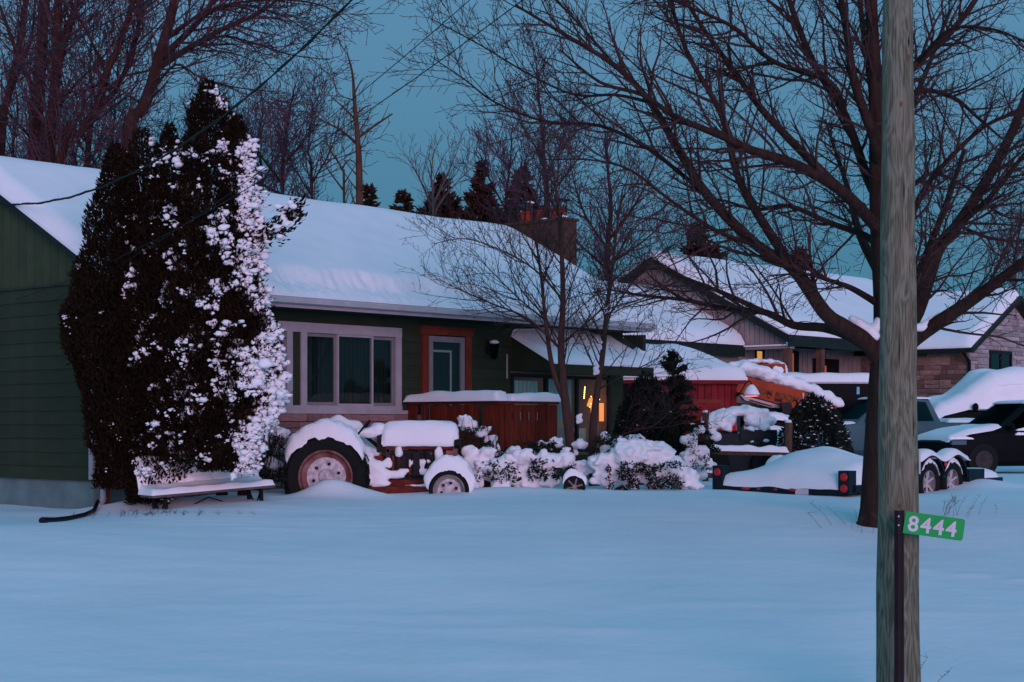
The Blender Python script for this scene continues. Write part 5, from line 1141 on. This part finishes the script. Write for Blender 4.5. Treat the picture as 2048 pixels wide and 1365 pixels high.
# tall vehicle under a big rounded snow cover behind the SUV
q = P(1850, 900, 45.5)
vn = car('snowed_in_van', 'van buried under a rounded snow dome behind the black car', (q.x - .2, 45.5, ground(q.x, 45.5) - .05), math.radians(12),
         [(0, .8, .4, 1.0, 0, 0), (.3, .95, .35, 1.2, 0, 0), (1.0, .98, .35, 1.32, 0, 0), (1.05, .98, .35, 1.33, .9, 1.36), (1.9, .98, .35, 1.33, .78, 2.05), (3.5, .98, .35, 1.33, .80, 2.12), (5.0, .98, .35, 1.3, .78, 2.08), (5.2, .9, .4, 1.2, .7, 1.9)], BLACKP, 'van', (.9, 4.2), .36)
topsnow(vn, (-.05, 5.25), lerpf([(0, 1.0), (.3, 1.2), (1.0, 1.36), (1.9, 2.04), (3.5, 2.12), (5.2, 2.0)]), lambda x: .96, .42, .45, 9)
def vside(u, v):
    x = .9 + 4.3 * u; return Vector((x, -.93 + .1 * v, 1.34 + .72 * v * (smooth(0, .22, u))))
mb = MB(); mb.slab(vside, lambda u, v: .10 * rnd_edge(min(u, 1 - u), .1) * (1 + .3 * nz(u * 6, v * 3)), 30, 14, up=Vector((0, -1, .3)).normalized()); recalc(mb.build('side_snow', SNOW, vn, True, 70))
mb = MB(); mb.blob((1.15, -1.12, 1.42), .13, 2, (.6, .9, .9), .05); mb.build('mirror', BLACKP, vn, True)
# telehandler
TD = 40.0; q = P(1560, 905, TD)
th = thing('telehandler', 'orange telescopic handler with sloping lettered boom under snow', 'telehandler', (q.x, TD, ground(q.x, TD)), 0)
tl = Vector(th.location)
def tq(x, y, dd=0): return P(x, y, TD + dd) - tl
def slabpoly(name, m, pts, th_, dd, parent=th):
    """outline in the picture plane at depth TD+dd given real thickness th_ away from the camera"""
    vs = [tq(x, y, dd) for x, y in pts]; n = len(vs); mb = MB()
    mb.add(vs + [v + Vector((0, th_, 0)) for v in vs], [tuple(range(n)), tuple(range(2 * n - 1, n - 1, -1))] + [(i, i + n, (i + 1) % n + n, (i + 1) % n) for i in range(n)])
    return recalc(mb.build(name, m, parent))
boom = slabpoly('boom', ORANGE, [(1486, 752), (1612, 783), (1604, 818), (1590, 818), (1470, 783)], .55, -.3)
slabpoly('boom_section', WHITEP, [(1480, 789), (1565, 812), (1575, 818), (1540, 815), (1490, 801)], .40, -.22, boom)
slabpoly('boom_stripe', TREDP, [(1500, 799), (1545, 812), (1543, 814), (1498, 802)], .02, -.245, boom)
slabpoly('boom_tip', ORANGE, [(1611, 786), (1652, 800), (1676, 812), (1670, 822), (1640, 815), (1606, 812)], .35, -.2, boom)
slabpoly('boom_plate', WHITEP, [(1605, 786), (1608, 786), (1609, 806), (1606, 806)], .03, -.335, boom)
for a, b in (((1533, 793), (1541, 798)), ((1549, 797), (1565, 805))):
    slabpoly('boom_slot', DARKM, [(a[0], a[1]), (b[0] - 1, a[1] + 2.5), (b[0], b[1]), (a[0] + 1, b[1] - 2.5)], .02, -.312, boom)
cab = slabpoly('cab', ORANGE, [(1478, 730), (1570, 728), (1576, 790), (1480, 790)], 1.0, .35)
slabpoly('cab_window', CARGL, [(1524, 740), (1540, 740), (1542, 756), (1520, 752)], .01, .335, cab); slabpoly('cab_frame', TREDP, [(1503, 733), (1544, 733), (1546, 752), (1540, 752), (1539, 739), (1506, 737)], .03, .315, cab)
slabpoly('engine_cover', ORANGE, [(1462, 745), (1486, 743), (1484, 790), (1455, 800)], .8, .3)
slabpoly('chassis', DARKM, [(1465, 805), (1625, 822), (1625, 862), (1465, 862)], 1.2, -.1)
slabpoly('headlamp_box', DARKM, [(1563, 806), (1582, 804), (1588, 830), (1566, 832)], .3, -.75)
snb = []
for x, y, r, dd in [(1480, 738, 9, .1), (1492, 741, 10, 0), (1508, 747, 10, 0), (1524, 752, 10, 0), (1540, 757, 10, 0), (1556, 762, 10, 0), (1572, 767, 10, 0), (1588, 772, 10, 0), (1604, 778, 10, 0), (1620, 785, 10, 0), (1636, 791, 10, 0), (1652, 798, 9, 0), (1666, 806, 8, 0), (1674, 815, 7, 0), (1664, 812, 8, 0), (1652, 808, 7, 0), (1640, 802, 7, 0)]:
    snb.append((tq(x + 2, y - 5 + 2 * math.sin(x), dd - .1), r * TD / F * (1.6 - .6 * (x - 1480) / 195), (2.1, 1.7, .8)))
lumpy(snow_blobs('boom_snow', th, snb, .04, 8), .12)
snb = [(tq(x, y, .85), r * TD / F, (1.2, 3.6, .8)) for x, y, r in [(1484, 727, 7), (1496, 724, 8), (1510, 724, 8), (1524, 724, 8), (1538, 725, 8), (1552, 727, 9), (1562, 732, 9), (1566, 742, 8), (1568, 752, 8)]] + [(tq(x, y, .30), r * TD / F, (1, .6, 1)) for x, y, r in [(1552, 738, 8), (1556, 750, 9), (1564, 758, 9), (1560, 742, 9), (1568, 768, 8), (1492, 736, 7), (1484, 742, 7)]]
lumpy(snow_blobs('cab_snow', th, snb, .04, 3), .08)
for xx, dd in ((1548, -1.0), (1548, .9), (1470, -1.0), (1470, .9)):
    p = tq(xx, 862, dd); p.z = .60; wheel(th, p.x, p.y, p.z, .60, .38, 16, .34, TREDP, TREDP)
p = tq(1552, 862, -1.05); snow_arc(th, p.x, p.y, .60, .61, .14, .44, math.radians(20), math.radians(150), 8)
def text(name, body, size, m, M, parent, off=0.0, sx=1.0, gap=1.0):
    cu = bpy.data.curves.new(name, 'FONT'); cu.body = body; cu.size = size; cu.extrude = .002; cu.offset = off; cu.align_x = 'LEFT'; cu.space_character = gap; cu.resolution_u = 4
    o = bpy.data.objects.new(name, cu); C.objects.link(o); bpy.context.view_layer.update()
    me = bpy.data.meshes.new_from_object(o.evaluated_get(bpy.context.evaluated_depsgraph_get())); C.objects.unlink(o); bpy.data.objects.remove(o)
    me.transform(M @ Matrix.Diagonal((sx, 1, 1, 1))); me.materials.clear(); me.materials.append(m); return link_mesh(name, me, parent)
p0 = tq(1496, 781, -.31)
text('lettering', 'ZOOM BOOM', .20, LETTER, Matrix.Translation(p0) @ Matrix.Rotation(math.radians(-14.5), 4, 'Y').inverted() @ Matrix.Rotation(math.pi / 2, 4, 'X'), boom, .006, .98)
# black enclosed trailer
q = P(1570, 900, 45.0)
et = thing('enclosed_trailer', 'black box trailer with snow on its roof behind the orange boom', 'trailer', (q.x, 45.0, ground(q.x, 45)), math.radians(6))
hb('box', BLACKP, (0, 2.6, 0, 2.0, .35, 2.05), parent=et); hb('roof_trim', ALU, (-.02, 2.62, -.03, 2.02, 2.052, 2.10), parent=et); hb('badge', BLUEB, (2.02, 2.10, -.012, -.004, 1.76, 1.96), parent=et); hb('corner_seam', ALU, (1.72, 1.75, -.008, -.004, 2.06, 2.10), parent=et)
topsnow(et, (-.3, 2.7), lambda x: 2.105, lambda x: 1.0, .24, .3, 4); et.children[-1].location = (0, 1.0, 0)
for x in (.9, 1.5):
    wm = MB(); wm.lathe([(0, -.1), (.33, -.1), (.33, .1), (0, .1)], 20, 'y', (x, .1, .33)); wm.build('wheel', TREAD, et, True, 40)
# white car and the open utility vehicle, both under snow
q = P(1455, 900, 37.5)
wc = car('white_car', 'white car under snow with a dark side window by the shed lamp', (q.x - .4, 37.5, ground(q.x, 37.5)), math.radians(178),
         [(-2.0, .78, .3, .8, 0, 0), (-1.9, .86, .25, .9, 0, 0), (-.9, .88, .24, 1.02, 0, 0), (-.85, .88, .24, 1.03, .8, 1.05), (-.2, .88, .24, 1.05, .62, 1.55), (1.0, .88, .24, 1.05, .62, 1.58), (1.6, .86, .24, 1.0, .72, 1.1), (1.9, .84, .3, .95, 0, 0)], WHITEP, 'car', (-1.2, 1.2), .32)
pane(wc, [(-.6, 1.09), (-.14, 1.48), (.25, 1.50), (.25, 1.09)], .82, .62, 1.05, 1.53); pane(wc, [(.33, 1.09), (.33, 1.50), (.85, 1.50), (1.2, 1.09)], .82, .62, 1.05, 1.53)
topsnow(wc, (-1.95, -.75), lerpf([(-2, .84), (-.9, 1.06)]), lambda x: .84, .12, .2, 3); topsnow(wc, (-.3, 1.2), lambda x: 1.56, lambda x: .62, .1, .2, 2)
q = P(1478, 925, 33.5)
uv = thing('utility_vehicle', 'small open utility vehicle smothered in snow behind the rail fence', 'utility vehicle', (q.x, 33.5, ground(q.x, 33.5)), 0)
ul = Vector(uv.location)
def uq(x, y, dd=0): return P(x, y, 33.5 + dd) - ul
def ubox(name, m, x0, x1, y0, y1, d0, d1): a = uq(x0, y1, 0); b = uq(x1, y0, 0); return hb(name, m, (a.x, b.x, d0, d1, a.z, b.z), parent=uv)
ubox('body', BTEAL, 1416, 1545, 868, 945, -.45, .5); ubox('roll_post', BTEAL, 1474, 1481, 832, 880, -.5, -.42); ubox('hood', BTEAL, 1480, 1548, 860, 885, -.4, .45); ubox('seat', DARKM, 1425, 1470, 862, 875, -.3, .4)
fl = MB(); vs = [uq(x, y, -.5) for x, y in [(1474, 833), (1478, 831), (1484, 836), (1491, 846), (1486, 850), (1480, 858), (1474, 868)]]; n = len(vs)
fl.add(vs + [v + Vector((0, .03, 0)) for v in vs], [tuple(range(n)), tuple(range(2 * n - 1, n - 1, -1))] + [(i, i + n, (i + 1) % n + n, (i + 1) % n) for i in range(n)]); recalc(fl.build('mirror_flap', BTEAL, uv))
for x, dd in ((1430, -.5), (1530, -.5), (1430, .5), (1530, .5)):
    p = uq(x, 905, dd); wm = MB(); wm.lathe([(.0, -.08), (.18, -.09), (.27, -.1), (.29, -.06), (.29, .06), (.27, .1), (0, .1)], 20, 'y', (p.x, p.y, .29)); wm.build('wheel', TREAD, uv, True, 40)
p = uq(1513, 892, -.47); wm = MB(); wm.lathe([(0, -.04), (.10, -.03), (.12, 0), (0, .03)], 14, 'y', (p.x, p.y, p.z)); wm.build('headlight', DARKM, uv, True)
wm = MB(); wm.tube([uq(1520, 880, -.3), uq(1520, 836, -.3)], .006, 4); wm.build('whip_antenna', DARKM, uv)
lumpy(snow_blobs('roof_snow', uv, [(uq(x, y, dd), r * 33.5 / F, (1.3, 1.6, .8)) for x, y, r, dd in [(1425, 838, 16, 0), (1445, 832, 18, 0), (1470, 826, 18, .2), (1495, 824, 18, .2), (1520, 830, 17, .2), (1535, 842, 14, .2), (1420, 855, 14, -.1), (1440, 848, 15, -.2), (1460, 842, 15, -.25), (1425, 868, 9, -.3), (1500, 845, 16, .1), (1522, 850, 14, .1), (1432, 876, 8, -.4), (1418, 846, 10, -.2), (1455, 858, 8, -.4), (1500, 858, 9, -.35), (1530, 856, 9, -.3)]], .032, 2), .13)
lumpy(snow_blobs('hood_snow', uv, [(uq(x, y, dd), r * 33.5 / F, (1.4, 1.5, .75)) for x, y, r, dd in [(1492, 868, 13, -.1), (1512, 866, 14, -.1), (1534, 868, 14, -.1), (1550, 872, 11, -.1), (1490, 884, 9, -.3), (1550, 886, 9, -.2), (1505, 884, 6, -.42), (1532, 882, 7, -.42)]], .032, 2), .12)

# ------------------------------------------------------------------ split-rail fence
def wood_post(mb, p0, p1, r, seed, n=7):
    rg = random.Random(seed); pts = [p0.lerp(p1, i / 5) + Vector((rg.gauss(0, .006), rg.gauss(0, .006), 0)) for i in range(6)]
    mb.tube(pts, [r * rg.uniform(.9, 1.1) for _ in pts], n)
FD = 31.0; fb = P(1411, 945, FD)
fe = thing('rail_fence', 'weathered split-rail fence with snow on its rail left of the trailer', 'fence', (fb.x, FD, ground(fb.x, FD)))
fl_ = Vector(fe.location)
for i, (x, y0, y1, r) in enumerate(((1411, 826, 955, .06), (1577, 846, 955, .075))):
    mb = MB(); a = P(x, y1, FD) - fl_; b = P(x, y0, FD) - fl_; a.z = -.1; wood_post(mb, a, b, r, i); mb.build('post', FENCEW, fe, True, 50)
    mb = MB(); mb.blob(b + Vector((0, 0, .02)), r * .95, 2, (1, 1, .5)); mb.build('post_snow', SNOW, fe, True)
for i, (x0, y0, x1, y1) in enumerate(((1413, 905, 1577, 909), (1400, 948, 1450, 952))):
    mb = MB(); a = P(x0, y0, FD - .03) - fl_; b = P(x1, y1, FD - .03) - fl_; wood_post(mb, a, b, .045, 9 + i, 6); ra = mb.build('rail', FENCEW, fe, True, 50)
    mb = MB(); mb.slab(lambda u, v: a.lerp(b, u) + Vector((0, -.07 + .14 * v, .042)), lambda u, v: .10 * rnd_edge(min(min(u, 1 - u) * 1.5, min(v, 1 - v) * .14), .07) * (1 + .5 * nz(u * 7, 0, 3)) + .002, 40, 10, low=.01); mb.build('rail_snow', SNOW, ra, True, 70)

# ------------------------------------------------------------------ flatbed trailer (rear towards the camera)
RR = P(1703, 985, 23.7)
ft = thing('flatbed_trailer', 'dark flatbed trailer heaped with snow with red tail lights', 'trailer', (RR.x, RR.y, .13), ROT)
TWD = 2.35   # width runs along +y (to the left in the picture)
deckz = .14
hb('rear_bumper', BTEAL, (-.06, .04, .02, TWD, .045, .15), parent=ft); hb('deck', BTEAL, (.041, 4.9, .06, TWD - .06, .06, .14), parent=ft); hb('side_rail', BTEAL, (.0, 4.9, -.02, .058, .08, .19), parent=ft); hb('side_rail', BTEAL, (.0, 4.9, TWD - .058, TWD + .02, .08, .19), parent=ft)
for y0, z0, z1, n in ((-.02, .06, .40, 2), (TWD - .17, .06, .44, 1)):
    lb = hb('tail_light_box', BTEAL, (-.10, .10, y0, y0 + .18, z0, z1), parent=ft)
    for k in range(n):
        z = (z1 - .09 - k * .165) if n == 2 else z1 - .10
        mb = MB(); mb.lathe([(0, -.022), (.05, -.018), (.062, 0), (0, 0)], 18, 'x', (-.102, y0 + .09, z)); mb.build('tail_lens', REDL, lb, True, 50)
for y0, w_ in ((.95, .16), (1.25, .07), (1.55, .07), (1.78, .16)):
    mb = MB(); mb.blob((-.064, y0, .10), w_ / 2, 2, (.25, 1, .30 if w_ > .1 else .45), 0); mb.build('marker_light', REDL, ft, True)
hb('licence_plate', SIGNW, (-.072, -.062, .68, .90, .035, .12), parent=ft)
def dz(u, v):
    x = -.05 + 4.9 * u; y = TWD * v; e = min(x + .05, 4.85 - x, y, TWD - y)
    hump = .34 * math.exp(-((x - 1.3) / .9) ** 2 - ((y - 1.30) / .6) ** 2) + .14 * math.exp(-((x - 2.6) / 1.2) ** 2 - ((y - .8) / .7) ** 2) + .22 * math.exp(-((x - .7) / .5) ** 2 - ((y - .6) / .8) ** 2)
    return (.17 + hump) * rnd_edge(e, .25) * (1 + .12 * nz(x * 1.5, y * 1.5, 3)) + .01
mb = MB(); mb.slab(lambda u, v: Vector((-.07 + 4.92 * u, -.01 + (TWD + .02) * v, .155 + (.04 * nz(v * 6, 0, 2) if u < .02 else 0))), dz, 80, 50, low=.03); mb.build('deck_snow', SNOW, ft, True, 70)
for k, x in enumerate((1.95, 2.72)):
    for yy in (-.13, TWD + .13):
        wo = wheel(ft, x, yy, .17, .33, .20, 0, .20, RIMG, RIMG)
        if yy < 0:
            mb = MB()
            for j in range(6):
                a = j * math.pi / 3 + .4; mb.tube([Vector((x, yy - .03, .17)), Vector((x + .19 * math.cos(a), yy - .05, .17 + .19 * math.sin(a)))], .022, 5)
            mb.build('spokes', WHITEP, wo)
        snow_arc(wo, x, yy, .17, .335, .05, .2, math.radians(20), math.radians(165), k)
fmb = MB()
for x0 in (1.95, 2.72):
    fmb.lathe([(.40, -.27), (.43, -.27), (.43, .0), (.40, .0)], 14, 'y', (x0, 0, .17), math.radians(10), math.radians(170))
fmb.build('fender', BTEAL, ft, True, 40); hb('fender_step', BTEAL, (3.16, 3.7, -.27, -.03, .12, .36), parent=ft)
mb = MB(); mb.blob((2.34, -.285, .46), .035, 2, (1.3, .4, 1), 0); mb.build('marker_light', REDL, ft, True)
mb = MB(); mb.slab(lambda u, v: Vector((1.5 + 1.7 * u, -.28 + .30 * v, .56 - .05 * math.cos(u * 4 * math.pi))), lambda u, v: .09 * rnd_edge(min(min(u, 1 - u) * 1.7, min(v, 1 - v) * .3), .12), 40, 10, low=.01); mb.build('fender_snow', SNOW, ft, True, 70)
mb = MB(); mb.tube([Vector((4.9, .1, .1)), Vector((6.2, TWD / 2, .12)), Vector((6.6, TWD / 2, .14))], .05, 6); mb.tube([Vector((4.9, TWD - .1, .1)), Vector((6.2, TWD / 2, .12))], .05, 6); mb.build('drawbar', BTEAL, ft)

# ------------------------------------------------------------------ utility pole, number sign, wires, weeds
pp = P(1796, 1365, 11.5); PG = ground(pp.x, 11.5) - .1
po = thing('utility_pole', 'weathered grey-brown wooden utility pole in the right foreground', 'pole', (pp.x, 11.5, PG))
mb = MB(); Hh = 10.4
mb.tube([Vector((0.004 * math.sin(i * 1.7), 0, Hh * i / 30)) for i in range(31)], [.157 - .0105 * Hh * i / 30 + .0015 * math.sin(i * 2.3) for i in range(31)], 40); mb.build('shaft', POLEW, po, True, 60)
mb = MB()
CRACK = mat('pole_crack', (.008, .006, .005), .9, .1, 5)
for i, (px, py, hh) in enumerate([(1811, 90, .10), (1800, 390, .25), (1790, 700, .3), (1820, 850, .22)]):
    q = P(px, py, 11.5); q = q - Vector(po.location); r_ = .158 - .0105 * q.z; dx = q.x; yy = -math.sqrt(max(r_ ** 2 - dx ** 2, 1e-4))
    c_ = MB(); c_.add([Vector((dx - .001, yy - .002, q.z - hh / 2)), Vector((dx + .004, yy - .002, q.z)), Vector((dx, yy - .002, q.z + hh / 2)), Vector((dx - (.006 if i == 0 else .003), yy - .002, q.z))], [(0, 1, 2, 3)]); c_.build('check_crack', CRACK, po)
KNOT = mat('pole_knot', (.14, .075, .055), .9, .25, 30)
for px, py, s_ in [(1808, 122, .032), (1795, 215, .022), (1790, 1012, .022), (1812, 640, .022), (1815, 1185, .018), (1806, 825, .016)]:
    q = P(px, py, 11.5) - Vector(po.location); r_ = .158 - .0105 * q.z; yy = -math.sqrt(max(r_ ** 2 - q.x ** 2, 1e-4))
    c_ = MB(); c_.blob((q.x, yy + .006, q.z), s_, 2, (.55, .42, 1.0), .2, px); c_.build('knot', KNOT, po, True)
q = P(1834, 925, 11.5) - Vector(po.location); hb('pole_tag', ALU, (.128, .140, -.075, -.055, q.z - .08, q.z + .09), parent=po)
sp0 = P(1796, 1365, 11.22); SG = ground(sp0.x, 11.22) - .1
sn_ = thing('number_sign', 'green house number sign 8444 on a dark post before the utility pole', 'sign', (sp0.x, 11.2, SG))
ztop_ = P(1796, 1021, 11.2).z - SG
mb = MB(); mb.prism([(-.031, 0), (-.031, -.02), (-.012, -.032), (.012, -.032), (.031, -.02), (.031, 0), (.026, 0), (.02, -.014), (-.02, -.014), (-.026, 0)], 'z', 0, ztop_); recalc(mb.build('post', POSTB, sn_))
M = Matrix.Translation((.030, -.036, ztop_ - .078)) @ Matrix.Rotation(math.radians(8.0), 4, 'Y') @ Matrix.Rotation(math.radians(6), 4, 'Z')
wS, hS, rc = .425, .150, .02
outl = []
for cx_, cy_, a0 in ((wS - rc, hS / 2 - rc, 0), (0, hS / 2, 90), (0, -hS / 2, 180), (wS - rc, -hS / 2 + rc, 270)):
    if a0 in (0, 270):
        for k in range(5): a = math.radians(a0 + 22.5 * k); outl.append((cx_ + rc * math.cos(a), cy_ + rc * math.sin(a)))
    else: outl.append((cx_, cy_))
mb = MB(); mb.prism(outl, 'y', 0, .004); o = recalc(mb.build('plate', GREENS, sn_)); o.data.transform(M)
text('numerals', '8444', .146, SIGNW, M @ Matrix.Translation((.024, -.0025, -.053)) @ Matrix.Rotation(math.pi / 2, 4, 'X'), o, .003, 1.06, 1.17)
for zz in (.03, -.03):
    mb = MB(); mb.lathe([(0, -.004), (.006, -.003), (.007, 0)], 8, 'y'); b_ = mb.build('bolt', ALU, sn_); b_.location = (-.008, -.034, ztop_ - .07 + zz)

def wire(label, p0, p1, sag, r, name='overhead_wire', n=40, twist=0.0):
    mb = MB(); pts = []
    for i in range(n + 1):
        t = i / n; q = p0.lerp(p1, t); q.z -= 4 * sag * t * (1 - t); pts.append(q)
    rr = [r * (1 + twist * math.sin(i * 2.1)) for i in range(n + 1)]
    mb.tube(pts, rr, 6)
    if twist:
        pts2 = [q + Vector((0, math.sin(i * 1.1) * r, math.cos(i * 1.1) * r * 1.4)) for i, q in enumerate(pts)]; mb.tube(pts2, r * .6, 5)
    tag(mb.build(name, WIRE, None, True, 60), label, 'wire', 'overhead wires')
PT = lambda z: Vector((2.65, 11.5, z))
wire('thick twisted service cable sagging past the cedars to the gable', P(0, 408, 25.2), PT(9.25), 1.75, .0125, n=90, twist=.35)
wire('upper of two thin cables crossing in front of the snowy roof', P(96, 606, 24.4), PT(7.0), .55, .0045)
wire('lower of two thin cables crossing in front of the snowy roof', P(30, 600, 25.0), PT(6.25), .55, .005)
wire('cable cutting across the top left corner of the picture', P(-60, 175, 22), P(700, -240, 15.5), .12, .009)
wire('thin cable between the top left trees and the service cable', P(120, 245, 30), P(740, -6, 17), .15, .0045)

def weeds(label, px, py, d, n, h, seed, lean=0.0, spread=.35):
    rg = random.Random(seed); b = P(px, py, d); b.z = ground(b.x, b.y); mb = MB()
    for i in range(n):
        p = Vector((rg.gauss(0, spread), rg.gauss(0, .2), -.03)); hh = h * rg.uniform(.4, 1.1); q = p + Vector((rg.gauss(lean, .25) * hh, rg.gauss(0, .15) * hh, hh)); m = (p + q) / 2 + Vector((rg.gauss(0, .02), 0, hh * .1))
        mb.tube([p, m, q], [.0026, .0022, .0015], 3, False)
        for k in range(rg.randint(2, 6)):
            e = m.lerp(q, rg.random()); mb.tube([e, e + Vector((rg.gauss(0, .04), rg.gauss(0, .03), rg.uniform(.01, .06)))], [.002, .001], 3, False)
    o = mb.build('dry_weeds', WEED); o.location = b; tag(o, label, 'weeds', 'dry weeds poking through the snow', 'stuff')
weeds('dry weed stalks leaning left of the maple trunk', 1690, 1050, 19.6, 3, .30, 1, -1.0, .10)
weeds('dry stalks at the foot of the maple trunk', 1735, 1052, 19.4, 5, .22, 2, 0, .10)
weeds('faint dry grass right of the utility pole', 1890, 1030, 20.6, 16, .30, 3, .4, .35)
weeds('short grass tips below the park bench', 300, 1040, 21.0, 46, .07, 4, .5, .5)
weeds('single dry stalk low beside the pole', 1850, 1285, 12.6, 2, .16, 5, .6, .02)
